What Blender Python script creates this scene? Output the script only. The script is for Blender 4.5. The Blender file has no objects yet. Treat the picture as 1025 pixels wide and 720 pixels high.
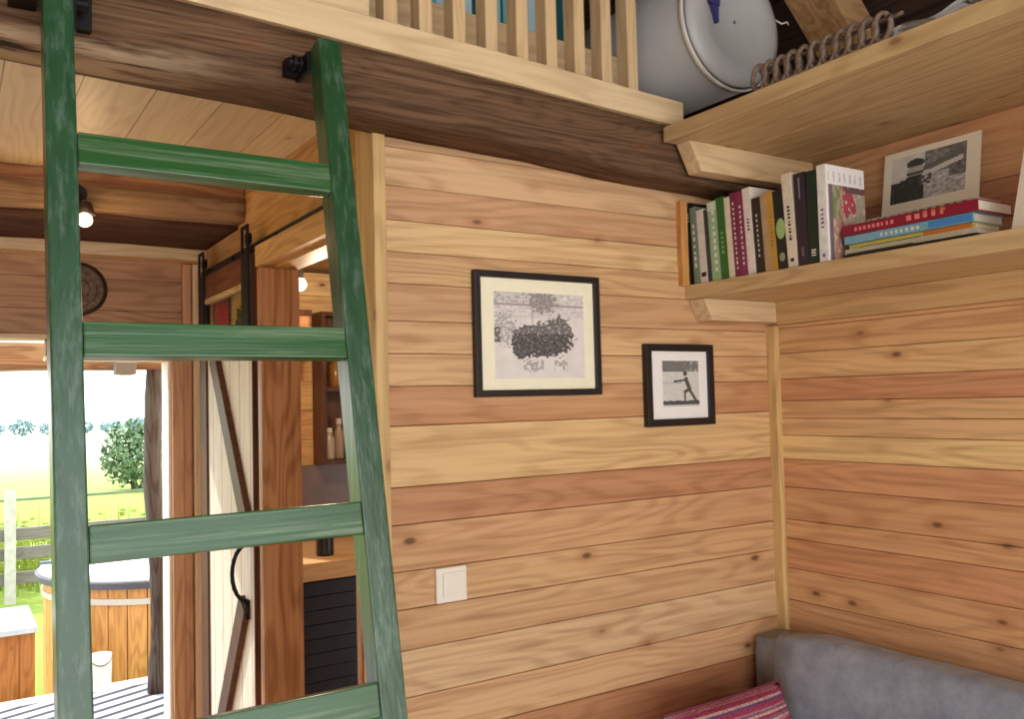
import bpy, bmesh, math, random
from mathutils import Vector, Matrix, noise as mnoise
random.seed(7)
SC = bpy.context.scene
COL = SC.collection
PI = math.pi

# ------------------------------------------------------------------ helpers
def lin(c):
    c = c / 255.0
    return c / 12.92 if c <= 0.04045 else ((c + 0.055) / 1.055) ** 2.4
def rgb(r, g, b): return (lin(r), lin(g), lin(b), 1.0)

def new_mat(name):
    m = bpy.data.materials.new(name); m.use_nodes = True
    nt = m.node_tree; b = nt.nodes['Principled BSDF']
    return m, nt, b
def N(nt, t, **kw):
    n = nt.nodes.new(t)
    for k, v in kw.items():
        if k in n.inputs: n.inputs[k].default_value = v
        else: setattr(n, k, v)
    return n
def ramp(nt, fac, stops, interp='LINEAR'):
    r = nt.nodes.new('ShaderNodeValToRGB'); r.color_ramp.interpolation = interp
    e = r.color_ramp.elements
    while len(e) < len(stops): e.new(0.5)
    for el, (p, c) in zip(e, stops):
        el.position = p; el.color = c if len(c) == 4 else (*c, 1)
    nt.links.new(fac, r.inputs[0]); return r.outputs[0]
def mix(nt, fac, a, b, mode='MIX'):
    m = nt.nodes.new('ShaderNodeMix'); m.data_type = 'RGBA'; m.blend_type = mode; m.clamp_factor = True
    for v, i in ((fac, 0), (a, 6), (b, 7)):
        if isinstance(v, (int, float)): m.inputs[i].default_value = v
        elif isinstance(v, tuple): m.inputs[i].default_value = v
        else: nt.links.new(v, m.inputs[i])
    return m.outputs[2]
def mth(nt, op, a, b=0.0):
    m = nt.nodes.new('ShaderNodeMath'); m.operation = op
    for i, v in enumerate((a, b)):
        if isinstance(v, (int, float)): m.inputs[i].default_value = v
        else: nt.links.new(v, m.inputs[i])
    return m.outputs[0]

def wood(name, base=None, axis='X', rough=0.55, grain=0.30, knots=0.8, sap=0.35, sapcol=rgb(226, 186, 128),
         dark=(0.42, 0.27, 0.18, 1), scale=1.0, groove=None, bump=0.15, wear=None, spec=0.3, rings=85.0, ringw=0.62, rot=False):
    """Wood running along `axis`. base None: the colour of each board comes from the mesh attribute Col."""
    m, nt, b = new_mat(name); L = nt.links
    tc = N(nt, 'ShaderNodeTexCoord'); P = tc.outputs['Object']
    if base is None:
        at = N(nt, 'ShaderNodeAttribute', attribute_name='Col'); basec = at.outputs['Color']; w = mth(nt, 'MULTIPLY', at.outputs['Alpha'], 37.0)
    else:
        basec = base; w = None
    i = 'XYZ'.index(axis)
    s_long = [7.5 * scale] * 3; s_long[i] = 0.95 * scale
    mp = N(nt, 'ShaderNodeMapping'); L.new(P, mp.inputs[0]); mp.inputs['Scale'].default_value = s_long
    # slow wander of the grain
    n1 = N(nt, 'ShaderNodeTexNoise', noise_dimensions='4D', Scale=1.0, Detail=2.0); L.new(mp.outputs[0], n1.inputs['Vector'])
    if w is not None: L.new(w, n1.inputs['W'])
    # growth rings: sine of wandering distance
    ringv = ramp(nt, mth(nt, 'ADD', mth(nt, 'MULTIPLY', mth(nt, 'SINE', mth(nt, 'MULTIPLY', n1.outputs['Fac'], rings)), 0.5), 0.5), [(0.35, (0, 0, 0)), (0.95, (1, 1, 1))])
    # fine fibres
    s_f = [85.0 * scale] * 3; s_f[i] = 2.2 * scale
    mp2 = N(nt, 'ShaderNodeMapping'); L.new(P, mp2.inputs[0]); mp2.inputs['Scale'].default_value = s_f
    n2 = N(nt, 'ShaderNodeTexNoise', noise_dimensions='4D', Scale=1.0, Detail=3.0, Roughness=0.6); L.new(mp2.outputs[0], n2.inputs['Vector'])
    if w is not None: L.new(w, n2.inputs['W'])
    g = mth(nt, 'ADD', mth(nt, 'MULTIPLY', ringv, ringw), mth(nt, 'MULTIPLY', mth(nt, 'SUBTRACT', n2.outputs['Fac'], 0.5), 2.3))
    gf = mth(nt, 'MULTIPLY', mth(nt, 'ADD', g, 0.12), grain * 1.5)
    # sapwood bands
    s_s = [5.2 * scale] * 3; s_s[i] = 0.35 * scale
    mp3 = N(nt, 'ShaderNodeMapping'); L.new(P, mp3.inputs[0]); mp3.inputs['Scale'].default_value = s_s
    n3 = N(nt, 'ShaderNodeTexNoise', noise_dimensions='4D', Scale=1.0, Detail=1.0); L.new(mp3.outputs[0], n3.inputs['Vector'])
    if w is not None: L.new(w, n3.inputs['W'])
    sf = ramp(nt, n3.outputs['Fac'], [(0.47, (0, 0, 0)), (0.68, (1, 1, 1))])
    c = mix(nt, mth(nt, 'MULTIPLY', sf, sap), basec, sapcol)
    c = mix(nt, gf, c, mix(nt, 1.0, c, dark, 'MULTIPLY'))
    if knots > 0:
        s_k = [11.0 * scale] * 3; s_k[i] = 5.6 * scale
        mp4 = N(nt, 'ShaderNodeMapping'); L.new(P, mp4.inputs[0]); mp4.inputs['Scale'].default_value = s_k
        vo = N(nt, 'ShaderNodeTexVoronoi', Scale=1.0, Randomness=1.0); L.new(mp4.outputs[0], vo.inputs['Vector'])
        sep = N(nt, 'ShaderNodeSeparateColor'); L.new(vo.outputs['Color'], sep.inputs[0])
        on = mth(nt, 'GREATER_THAN', sep.outputs[0], 0.48)
        wob = mth(nt, 'ADD', vo.outputs['Distance'], mth(nt, 'MULTIPLY', mth(nt, 'SUBTRACT', n2.outputs['Fac'], 0.5), 0.10))
        halo = ramp(nt, wob, [(0.05, (1, 1, 1)), (0.26, (0, 0, 0))])
        core = ramp(nt, wob, [(0.045, (1, 1, 1)), (0.105, (0, 0, 0))])
        c = mix(nt, mth(nt, 'MULTIPLY', mth(nt, 'MULTIPLY', halo, on), 0.45 * knots), c, rgb(150, 88, 48))
        c = mix(nt, mth(nt, 'MULTIPLY', mth(nt, 'MULTIPLY', core, on), 0.8 * knots), c, rgb(84, 50, 30))
    if wear is not None:      # worn, scuffed patches of another colour
        nw = N(nt, 'ShaderNodeTexNoise', Scale=1.0, Detail=6.0, Roughness=0.7); L.new(mp2.outputs[0], nw.inputs['Vector'])
        c = mix(nt, mth(nt, 'MULTIPLY', ramp(nt, nw.outputs['Fac'], [(0.50, (0, 0, 0)), (0.72, (1, 1, 1))]), wear[1]), c, wear[0])
    if rot:                   # weathered, cracked lower edge near the left end
        spr = N(nt, 'ShaderNodeSeparateXYZ'); L.new(P, spr.inputs[0])
        nr = N(nt, 'ShaderNodeTexNoise', Scale=1.0, Detail=5.0, Roughness=0.65); L.new(mp.outputs[0], nr.inputs['Vector'])
        wob = mth(nt, 'MULTIPLY', mth(nt, 'SUBTRACT', nr.outputs['Fac'], 0.5), 0.16)
        mz = ramp(nt, mth(nt, 'ADD', mth(nt, 'SUBTRACT', spr.outputs[2], 2.0), wob), [(0.138, (1, 1, 1)), (0.152, (0, 0, 0))])
        mx = ramp(nt, mth(nt, 'ADD', spr.outputs[0], mth(nt, 'MULTIPLY', wob, 3.0)), [(0.26, (1, 1, 1)), (0.46, (0, 0, 0))])
        cr = ramp(nt, nr.outputs['Fac'], [(0.40, rgb(44, 32, 22)), (0.47, rgb(176, 152, 122)), (0.54, rgb(186, 160, 128)), (0.60, rgb(60, 44, 30)), (0.66, rgb(160, 132, 102))])
        c = mix(nt, mth(nt, 'MULTIPLY', mth(nt, 'MULTIPLY', mz, mx), 0.85), c, cr)
    if groove is not None:    # (axis across the boards, pitch, line width share)
        ga, pitch, share = groove
        sp = N(nt, 'ShaderNodeSeparateXYZ'); L.new(P, sp.inputs[0])
        fr = mth(nt, 'FRACT', mth(nt, 'DIVIDE', mth(nt, 'ADD', sp.outputs['XYZ'.index(ga)], 50.0), pitch))
        ln = mth(nt, 'LESS_THAN', fr, share)
        c = mix(nt, mth(nt, 'MULTIPLY', ln, 0.75), c, mix(nt, 1.0, c, (0.25, 0.18, 0.13, 1), 'MULTIPLY'))
        cell = mth(nt, 'FLOOR', mth(nt, 'DIVIDE', mth(nt, 'ADD', sp.outputs['XYZ'.index(ga)], 50.0), pitch))
        wn = N(nt, 'ShaderNodeTexWhiteNoise', noise_dimensions='1D'); L.new(cell, wn.inputs['W'])
        c = mix(nt, mth(nt, 'MULTIPLY', wn.outputs['Value'], 0.35), c, mix(nt, 1.0, c, (0.62, 0.52, 0.44, 1), 'MULTIPLY'))
    L.new(c, b.inputs['Base Color'])
    b.inputs['Roughness'].default_value = rough
    b.inputs['Specular IOR Level'].default_value = spec
    if bump:
        bp = N(nt, 'ShaderNodeBump', Strength=bump, Distance=0.004); L.new(n2.outputs['Fac'], bp.inputs['Height']); L.new(bp.outputs[0], b.inputs['Normal'])
    return m

def plain(name, c, rough=0.5, metal=0.0, noise=0.0, nscale=40, bump=0.0, spec=0.4, emit=None):
    m, nt, b = new_mat(name)
    b.inputs['Roughness'].default_value = rough; b.inputs['Metallic'].default_value = metal
    b.inputs['Specular IOR Level'].default_value = spec
    tc = N(nt, 'ShaderNodeTexCoord')
    n = N(nt, 'ShaderNodeTexNoise', Scale=nscale, Detail=4.0); nt.links.new(tc.outputs['Object'], n.inputs['Vector'])
    k = max(noise, 0.02)
    lo = tuple(x * (1 - k) for x in c[:3]) + (1,); hi = tuple(min(1, x * (1 + k)) for x in c[:3]) + (1,)
    nt.links.new(ramp(nt, n.outputs['Fac'], [(0.3, lo), (0.7, hi)]), b.inputs['Base Color'])
    if bump:
        bp = N(nt, 'ShaderNodeBump', Strength=bump, Distance=0.003); nt.links.new(n.outputs['Fac'], bp.inputs['Height']); nt.links.new(bp.outputs[0], b.inputs['Normal'])
    if emit:
        b.inputs['Emission Color'].default_value = emit[0]; b.inputs['Emission Strength'].default_value = emit[1]
    return m

def painted(name, rough=0.6, spec=0.25):
    """A printed surface: colour from the mesh attribute Col."""
    m, nt, b = new_mat(name)
    at = N(nt, 'ShaderNodeAttribute', attribute_name='Col'); nt.links.new(at.outputs['Color'], b.inputs['Base Color'])
    b.inputs['Roughness'].default_value = rough; b.inputs['Specular IOR Level'].default_value = spec
    return m

def obj(name, bm, mat, parent=None, smooth=False, bev=0.0, colors=None):
    """Link bm (world coordinates) as one mesh object; under a parent it is shifted into the parent's frame."""
    bmesh.ops.recalc_face_normals(bm, faces=bm.faces)
    if bev:
        es = [e for e in bm.edges if len(e.link_faces) == 2 and e.calc_face_angle(0) > 0.6]
        bmesh.ops.bevel(bm, geom=es, offset=bev, segments=2, affect='EDGES', profile=0.6, clamp_overlap=True)
    bmesh.ops.recalc_face_normals(bm, faces=bm.faces)
    if parent is not None:
        inv = world(parent).inverted()
        bm.transform(inv)
    me = bpy.data.meshes.new(name); bm.to_mesh(me); bm.free()
    for p in me.polygons: p.use_smooth = smooth
    o = bpy.data.objects.new(name, me); COL.objects.link(o)
    if mat is not None: me.materials.append(mat)
    if parent is not None: o.parent = parent
    return o
def world(o):
    m = Matrix.LocRotScale(o.location, o.rotation_euler, o.scale)
    return world(o.parent) @ m if o.parent else m
def thing(name, label, cat, loc=(0, 0, 0), group=None):
    o = bpy.data.objects.new(name, None); COL.objects.link(o); o.location = loc; o.empty_display_size = 0.05
    return tag(o, label, cat, group)
def tag(o, label, cat, group=None):
    o['label'] = label; o['category'] = cat
    if group: o['group'] = group
    return o
def struct(name, bm, mat, parent=None, smooth=False, bev=0.0, label=None):
    o = obj(name, bm, mat, parent, smooth, bev)
    o['kind'] = 'structure'
    if label: o['label'] = label
    return o
def stuff(o, label, cat):
    o['kind'] = 'stuff'; return tag(o, label, cat)

def B(): return bmesh.new()
def box(bm, x0, x1, y0, y1, z0, z1, M=None, col=None):
    vs = [bm.verts.new((x, y, z)) for x in (x0, x1) for y in (y0, y1) for z in (z0, z1)]
    fs = [(0, 1, 3, 2), (4, 6, 7, 5), (0, 4, 5, 1), (2, 3, 7, 6), (0, 2, 6, 4), (1, 5, 7, 3)]
    out = [bm.faces.new([vs[i] for i in f]) for f in fs]
    if M is not None: bmesh.ops.transform(bm, matrix=M, verts=vs)
    if col is not None: paint(bm, out, col)
    return vs
def paint(bm, faces, col):
    ly = bm.loops.layers.float_color.get('Col') or bm.loops.layers.float_color.new('Col')
    for f in faces:
        for l in f.loops: l[ly] = col
def prism(bm, poly, axis, a, b, col=None):
    """poly: list of 2D points in the plane across `axis`, extruded from a to b along it."""
    def P(u, v, t): return {'X': (t, u, v), 'Y': (u, t, v), 'Z': (u, v, t)}[axis]
    A = [bm.verts.new(P(u, v, a)) for u, v in poly]; Bv = [bm.verts.new(P(u, v, b)) for u, v in poly]
    n = len(poly); fs = [bm.faces.new(A), bm.faces.new(Bv[::-1])]
    for i in range(n): fs.append(bm.faces.new((A[i], A[(i + 1) % n], Bv[(i + 1) % n], Bv[i])))
    if col is not None: paint(bm, fs, col)
    return A + Bv
def tube(bm, pts, r, n=8, closed=False, cap=True):
    pts = [Vector(p) for p in pts]; rings = []; up = Vector((0.13, 0.21, 0.97))
    K = len(pts)
    for i, p in enumerate(pts):
        if closed: d = pts[(i + 1) % K] - pts[i - 1]
        else: d = pts[min(i + 1, K - 1)] - pts[max(i - 1, 0)]
        d.normalize()
        a = d.cross(up)
        if a.length < 1e-3: a = d.cross(Vector((1, 0, 0)))
        a.normalize(); b2 = d.cross(a)
        rr = r[i] if isinstance(r, (list, tuple)) else r
        rings.append([bm.verts.new(p + a * (rr * math.cos(2 * PI * k / n)) + b2 * (rr * math.sin(2 * PI * k / n))) for k in range(n)])
    for i in range(K if closed else K - 1):
        A, C = rings[i], rings[(i + 1) % K]
        for k in range(n): bm.faces.new((A[k], A[(k + 1) % n], C[(k + 1) % n], C[k]))
    if cap and not closed:
        bm.faces.new(rings[0][::-1]); bm.faces.new(rings[-1])
def lathe(bm, prof, M=None, n=32, cap=True):
    """prof: (radius, height) pairs about +Z."""
    rings = []; allv = []
    for r, h in prof:
        ring = [bm.verts.new((r * math.cos(2 * PI * k / n), r * math.sin(2 * PI * k / n), h)) for k in range(n)]
        rings.append(ring); allv += ring
    for A, C in zip(rings, rings[1:]):
        for k in range(n): bm.faces.new((A[k], A[(k + 1) % n], C[(k + 1) % n], C[k]))
    if cap: bm.faces.new(rings[0][::-1]); bm.faces.new(rings[-1])
    if M is not None: bmesh.ops.transform(bm, matrix=M, verts=allv)
    return allv
def T(x, y, z): return Matrix.Translation((x, y, z))
def RX(a): return Matrix.Rotation(a, 4, 'X')
def RY(a): return Matrix.Rotation(a, 4, 'Y')
def RZ(a): return Matrix.Rotation(a, 4, 'Z')
def picture(bm, o, du, dv, w, h, nu, nv, fn):
    """A printed sheet: grid from corner o along du (width w) and dv (height h), coloured by fn(u, v)."""
    o, du, dv = Vector(o), Vector(du).normalized(), Vector(dv).normalized()
    ly = bm.loops.layers.float_color.get('Col') or bm.loops.layers.float_color.new('Col')
    g = [[bm.verts.new(o + du * (w * i / nu) + dv * (h * j / nv)) for j in range(nv + 1)] for i in range(nu + 1)]
    for i in range(nu):
        for j in range(nv):
            f = bm.faces.new((g[i][j], g[i + 1][j], g[i + 1][j + 1], g[i][j + 1]))
            c = fn((i + .5) / nu, (j + .5) / nv)
            for l in f.loops: l[ly] = c
def nz(u, v, s=1, k=0): return mnoise.noise(Vector((u * s, v * s, k)))
def grey(v, tint=(1, .97, .92)):
    v = max(0.02, min(0.95, v)); return (v * tint[0], v * tint[1], v * tint[2], 1)

# ------------------------------------------------------------------ materials
W1M = wood('larch boards along X', None, 'X', rough=0.5, grain=0.40, knots=1.0, sap=0.6, sapcol=rgb(228, 188, 138), rings=105.0, ringw=0.40)
W2M = wood('larch boards along Y', None, 'Y', rough=0.5, grain=0.38, knots=0.9, sap=0.45, sapcol=rgb(226, 186, 130), rings=105.0, ringw=0.40)
PINE_Y = wood('pale pine along Y', rgb(205, 170, 118), 'Y', rough=0.5, grain=0.28, knots=0.8, sap=0.3, sapcol=rgb(222, 192, 140))
PINE_X = wood('pale pine along X', rgb(220, 192, 150), 'X', rough=0.5, grain=0.22, knots=0.7, sap=0.3, sapcol=rgb(228, 202, 154))
PINE_Z = wood('pale pine upright', rgb(214, 180, 122), 'Z', rough=0.5, grain=0.28, knots=0.5, sap=0.3)
SHELF = wood('pine shelf', rgb(206, 176, 128), 'Y', rough=0.5, grain=0.26, knots=0.7, sap=0.4, sapcol=rgb(216, 184, 130))
CEIL = wood('pine ceiling boards', rgb(226, 204, 158), 'Y', rough=0.42, grain=0.14, knots=0.6, sap=0.3, sapcol=rgb(226, 206, 162), groove=('X', 0.15, 0.02))
BEAM = wood('old dark beam', rgb(112, 84, 62), 'X', rough=0.85, grain=0.75, knots=0.5, sap=0.5, sapcol=rgb(150, 116, 86), dark=(0.26, 0.21, 0.17, 1), scale=1.3, rings=110.0, ringw=0.22, bump=0.8, spec=0.12, wear=(rgb(52, 38, 30), 0.75), rot=True)
BEAM2 = wood('old brown beam', rgb(156, 122, 86), 'X', rough=0.8, grain=0.6, knots=0.4, sap=0.5, sapcol=rgb(182, 150, 108), dark=(0.35, 0.28, 0.22, 1), ringw=.25, bump=0.6, spec=0.15)
BROWN_X = wood('brown stained boards along X', rgb(180, 140, 104), 'X', rough=0.55, grain=0.4, knots=0.4, sap=0.1, sapcol=rgb(194, 154, 112), groove=('Z', 0.115, 0.03))
BROWN_Z = wood('brown stained timber', rgb(184, 132, 84), 'Z', rough=0.42, grain=0.5, knots=0.6, sap=0.15, sapcol=rgb(176, 112, 62))
REDWOOD_Z = wood('reddish timber', rgb(198, 152, 112), 'Z', rough=0.5, grain=0.35, knots=0.3, sap=0.15, sapcol=rgb(190, 130, 88))
DKBROWN = wood('dark brown timber', rgb(92, 56, 34), 'Z', rough=0.5, grain=0.5, knots=0.2, sap=0.1, sapcol=rgb(110, 76, 50))
DKBROWN_Y = wood('dark brown rail timber', rgb(120, 70, 42), 'Y', rough=0.5, grain=0.5, knots=0.2, sap=0.1, sapcol=rgb(150, 96, 60))
WHITEWASH = wood('whitewashed boards', rgb(232, 226, 210), 'Z', rough=0.6, grain=0.12, knots=0.2, sap=0.1, groove=('Y', 0.11, 0.05))
ROOF = wood('dark roof boards', rgb(66, 48, 36), 'Y', rough=0.8, grain=0.5, knots=0.3, sap=0.1, groove=('Z', 0.14, 0.06))
RAFTER = wood('tan rafter', rgb(178, 140, 96), 'X', rough=0.7, grain=0.4, knots=0.3)
GREEN = wood('green painted wood', rgb(34, 74, 40), 'Z', rough=0.30, grain=0.30, knots=0.0, sap=0.5, sapcol=rgb(58, 98, 70), dark=(0.5, 0.55, 0.52, 1), wear=(rgb(130, 148, 136), 0.42), bump=0.25, spec=0.6)
GREEN_X = wood('green painted rung', rgb(42, 88, 40), 'X', rough=0.28, grain=0.30, knots=0.0, sap=0.5, sapcol=rgb(74, 122, 78), dark=(0.5, 0.6, 0.5, 1), wear=(rgb(152, 168, 136), 0.55), bump=0.25, spec=0.55)
IRON = plain('black iron', rgb(26, 25, 27), 0.5, 0.6, 0.2, 30)
BLACKF = plain('black frame', rgb(30, 24, 22), 0.4, 0, 0.2, 20)
WHITEP = plain('white plastic', rgb(236, 226, 208), 0.35)
CREAM = plain('cream mat board', rgb(240, 231, 200), 0.8)
WHITEM = plain('white mat board', rgb(238, 232, 226), 0.8)
PRINT = painted('printed paper')
PAGES = plain('paper pages', rgb(214, 204, 184), 0.9, 0, 0.12, 300)
CAN = plain('white enamel', rgb(176, 174, 172), 0.38, 0, 0.06, 6, spec=0.5)
CANRIM = plain('pale rim', rgb(206, 202, 192), 0.35)
BLUE = plain('dark blue print', rgb(58, 54, 108), 0.5)
GLASS, nt_, b_ = new_mat('clear glass')
b_.inputs['Transmission Weight'].default_value = 1.0; b_.inputs['Roughness'].default_value = 0.02; b_.inputs['IOR'].default_value = 1.1
b_.inputs['Base Color'].default_value = (0.95, 0.97, 0.96, 1)

# ------------------------------------------------------------------ camera (calibrated from the room's vanishing points)
Rm = ((0.841, 0.004, 0.540), (-0.540, 0.053, 0.840), (-0.025, -0.999, 0.047))
cam = bpy.data.cameras.new('camera'); cam.sensor_width = 36; cam.lens = 885 / 1025 * 36; cam.clip_start = 0.02; cam.clip_end = 1000
co = bpy.data.objects.new('camera', cam); COL.objects.link(co); SC.camera = co
M3 = Matrix([[r[0], -r[1], -r[2]] for r in Rm])
q = M3.to_quaternion(); co.matrix_world = T(0, 0, 1.5) @ q.to_matrix().to_4x4()

# ------------------------------------------------------------------ the setting
Y1, XR = 1.775, 2.05
def planks(bm, axis, u0, u1, plane, depth, rows, gap=0.003, seed=1):
    """Horizontal boards: rows = [(ztop, zbottom, (r, g, b))]; each board is its own slab, bevelled by its gap."""
    rnd = random.Random(seed)
    for zt, zb, c in rows:
        c = [184 + (v - 184) * .85 if i == 0 else v for i, v in enumerate(c)]; e_ = 18 if axis == 'Y' else 0; col = (lin(c[0] + 12 + e_), lin(c[1] + 15 + e_), lin(c[2] + 20 + e_), rnd.random())
        if axis == 'X': prism(bm, [(plane, zb + gap), (plane + .0025, zb + gap * .3), (plane + depth, zb), (plane + depth, zt), (plane + .0025, zt), (plane, zt - gap * .3)], 'X', u0, u1, col)
        else: prism(bm, [(plane, zb + gap), (plane + .0025, zb + gap * .3), (plane + depth, zb), (plane + depth, zt), (plane + .0025, zt), (plane, zt - gap * .3)], 'Y', u0, u1, col)
z1 = [2.115, 2.072, 1.985, 1.908, 1.837, 1.766, 1.683, 1.610, 1.538, 1.450, 1.316, 1.234, 1.132, 1.050, 0.962, 0.860, 0.765, 0.66, 0.55, 0.44, 0.33, 0.22, 0.11, 0.0]
c1 = [(176, 142, 102), (206, 160, 112), (192, 142, 96), (212, 168, 112), (200, 152, 100), (190, 142, 94), (198, 148, 98), (196, 146, 96), (184, 128, 80),
      (212, 166, 108), (178, 122, 78), (196, 144, 94), (200, 150, 98), (196, 148, 98), (206, 162, 114), (190, 138, 92), (158, 100, 58), (190, 140, 92), (184, 132, 84), (196, 146, 96), (184, 132, 84), (190, 140, 92), (184, 130, 84)]
rows1 = [(z1[i], z1[i + 1], c1[i]) for i in range(len(c1))]
bm = B(); planks(bm, 'X', 0.815, XR, Y1, 0.05, rows1, seed=3)
box(bm, 0.83, XR, Y1 + 0.05, Y1 + 0.075, 0.0, 2.225, col=(*[lin(v) for v in (190, 140, 92)], .3))
struct('wall_back', bm, W1M)
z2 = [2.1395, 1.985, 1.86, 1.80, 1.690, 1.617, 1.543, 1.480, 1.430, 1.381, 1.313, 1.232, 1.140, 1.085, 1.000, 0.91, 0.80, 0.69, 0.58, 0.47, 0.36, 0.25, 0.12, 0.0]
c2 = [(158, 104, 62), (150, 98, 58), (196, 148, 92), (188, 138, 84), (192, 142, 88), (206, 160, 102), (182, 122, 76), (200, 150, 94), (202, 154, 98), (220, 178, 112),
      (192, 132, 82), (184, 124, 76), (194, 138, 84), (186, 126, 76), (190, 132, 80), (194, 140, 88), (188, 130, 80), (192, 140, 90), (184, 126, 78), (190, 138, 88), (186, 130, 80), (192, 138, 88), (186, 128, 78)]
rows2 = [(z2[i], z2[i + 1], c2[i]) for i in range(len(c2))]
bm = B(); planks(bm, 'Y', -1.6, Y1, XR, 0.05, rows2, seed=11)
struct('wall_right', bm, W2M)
bm = B(); box(bm, 2.03, XR + .002, 1.745, Y1 + .002, 0.0, 1.70)
struct('trim_1', bm, PINE_Z, bev=0.003)
bm = B(); box(bm, 0.786, 0.815, Y1 - 0.012, Y1 + 0.085, 0.0, 2.12)
struct('trim_2', bm, PINE_Z, bev=0.002)
bm = B(); box(bm, 1.688, 1.712, Y1 - 0.02, Y1 + .001, 1.802, 2.035)
struct('trim_3', bm, wood('orange strip', rgb(206, 148, 84), 'Z', grain=.25, knots=0), bev=0.002)
bm = B(); box(bm, -1.66, -1.6, -0.3, 3.56, 0.0, 2.6)
struct('light_block_wall_left', bm, wood('light blocking wall boards', rgb(200, 152, 104), 'Y', grain=.3, groove=('Z', .125, .02)))  # unseen wall, added to block light from the left
# floor and, out of frame, nothing else of the near room
bm = B(); box(bm, -2.2, 3.4, -1.8, 3.62, -0.06, 0.0)
struct('floor', bm, wood('floor boards', rgb(168, 122, 80), 'X', groove=('Y', 0.12, 0.03)))

# loft: old beam along the top of the wall, pale edge board, floor, roof
def rough_beam(x0, x1, y0, y1, z0, z1, nx, seed, amp=0.012, waney=0.02):
    bm = B(); prof = []
    k = 4
    for i in range(k): prof.append((y0, z1 + (z0 - z1) * i / k))
    for i in range(k): prof.append((y0 + (y1 - y0) * i / k, z0))
    for i in range(k): prof.append((y1, z0 + (z1 - z0) * i / k))
    for i in range(k): prof.append((y1 + (y0 - y1) * i / k, z1))
    rings = []
    for j in range(nx + 1):
        x = x0 + (x1 - x0) * j / nx; ring = []
        for y, z in prof:
            a = amp * mnoise.noise(Vector((x * 1.7 + seed, y * 9, z * 9))) + amp * .5 * mnoise.noise(Vector((x * 9 + seed, y * 30, z * 22)))
            yy, zz = y, z
            low = max(0, 1 - (z - z0) / 0.05)
            if y < (y0 + y1) / 2: yy += a - waney * low * (0.5 + 0.5 * mnoise.noise(Vector((x * 2.3, seed, 1)))) * -0.6
            if z < z1 - 1e-4: zz += a * .8 + waney * low * .5 * mnoise.noise(Vector((x * 3.1 + 4, seed, 2)))
            ring.append(bm.verts.new((x, yy, min(zz, z1))))
        rings.append(ring)
    n = len(prof)
    for A, C in zip(rings, rings[1:]):
        for i in range(n): bm.faces.new((A[i], A[(i + 1) % n], C[(i + 1) % n], C[i]))
    bm.faces.new(rings[0][::-1]); bm.faces.new(rings[-1])
    return bm
def sag(bm):      # the old beam, and all that rides on it, drops a little towards the right wall
    for v in bm.verts: v.co.z -= 0.044 * (v.co.x - 0.75)
    return bm
struct('ceiling_beam', sag(rough_beam(-1.6, 2.04, 1.648, Y1 - 0.003, 2.098, 2.226, 150, 3.0, 0.006, 0.012)), BEAM, smooth=True)
bm = B(); box(bm, -1.6, 1.595, 1.636, 1.668, 2.227, 2.292)
struct('loft_edge', sag(bm), PINE_X, bev=0.003)
bm = B(); box(bm, -1.6, 1.599, 1.669, 3.50, 2.236, 2.285); box(bm, 1.600, 2.40, 1.80, 3.50, 2.236, 2.285)
struct('loft_floor', sag(bm), PINE_Y)
bm = B(); box(bm, -1.6, 0.83, 1.776, 3.50, 2.222, 2.235)
struct('ceiling', bm, CEIL)
# roof: one slope rising from behind the right wall towards the ridge, end gable behind the loft
def slope(x0, z0, x1, z1, y0, y1, th):
    bm = B(); d = Vector((x1 - x0, 0, z1 - z0)).normalized(); n = Vector((-d.z, 0, d.x))
    if n.z < 0: n = -n
    prism(bm, [(x0, z0), (x1, z1), (x1 + n.x * th, z1 + n.z * th), (x0 + n.x * th, z0 + n.z * th)], 'Y', y0, y1)
    return bm
struct('roof', slope(2.62, 2.05, 1.15, 3.55, -2.2, 3.6, 0.05), ROOF)
for i, y in enumerate((0.40, 1.43, 2.46)):
    bm = slope(2.57, 2.03, 1.12, 3.51, y, y + 0.13, 0.10)
    bmesh.ops.translate(bm, vec=(-0.073, 0, -0.071), verts=bm.verts)
    struct('roof_rafter', bm, RAFTER, bev=0.004)
bm = B(); prism(bm, [(-1.6, 2.29), (2.4, 2.29), (1.17, 3.5), (-1.6, 3.5)], 'Y', 3.5, 3.55)
struct('wall_gable', bm, wood('gable boards', rgb(56, 42, 32), 'X', groove=('Z', .14, .04)))
struct('roof', slope(1.15, 3.55, -2.4, 1.9, -2.2, 3.6, 0.05), ROOF)  # unseen left slope, added to shut out light from above

# left room: partition with doorway to the kitchen, far wall with the garden doorway
XP = 0.83
bm = B(); box(bm, XP, XP + 0.075, 1.862, 3.50, 1.915, 2.222)
box(bm, XP, XP + 0.075, 2.62, 3.50, 0, 1.915); box(bm, XP, XP + 0.075, 1.862, 1.925, 0, 1.915)
struct('wall_partition', bm, wood('partition boards', rgb(204, 154, 92), 'Y', grain=.3, knots=.8, sap=.4, groove=('Z', 0.2, 0.012)))
bm = B(); box(bm, 0.786, XP, 1.925, 2.64, 1.922, 1.985)
struct('trim_4', bm, wood('door head board', rgb(210, 160, 98), 'Y', grain=.3, knots=.5), bev=0.002)
bm = B(); box(bm, 0.784, 0.904, 2.585, 2.62, 0.0, 1.914); struct('trim_5', bm, BROWN_Z, bev=0.003)
bm = B(); box(bm, 0.80, 0.925, 1.905, 1.932, 0.0, 1.914); struct('trim_6', bm, wood('orange jamb', rgb(176, 112, 58), 'Z', grain=.35, knots=.3), bev=0.002)
bm = B()
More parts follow.
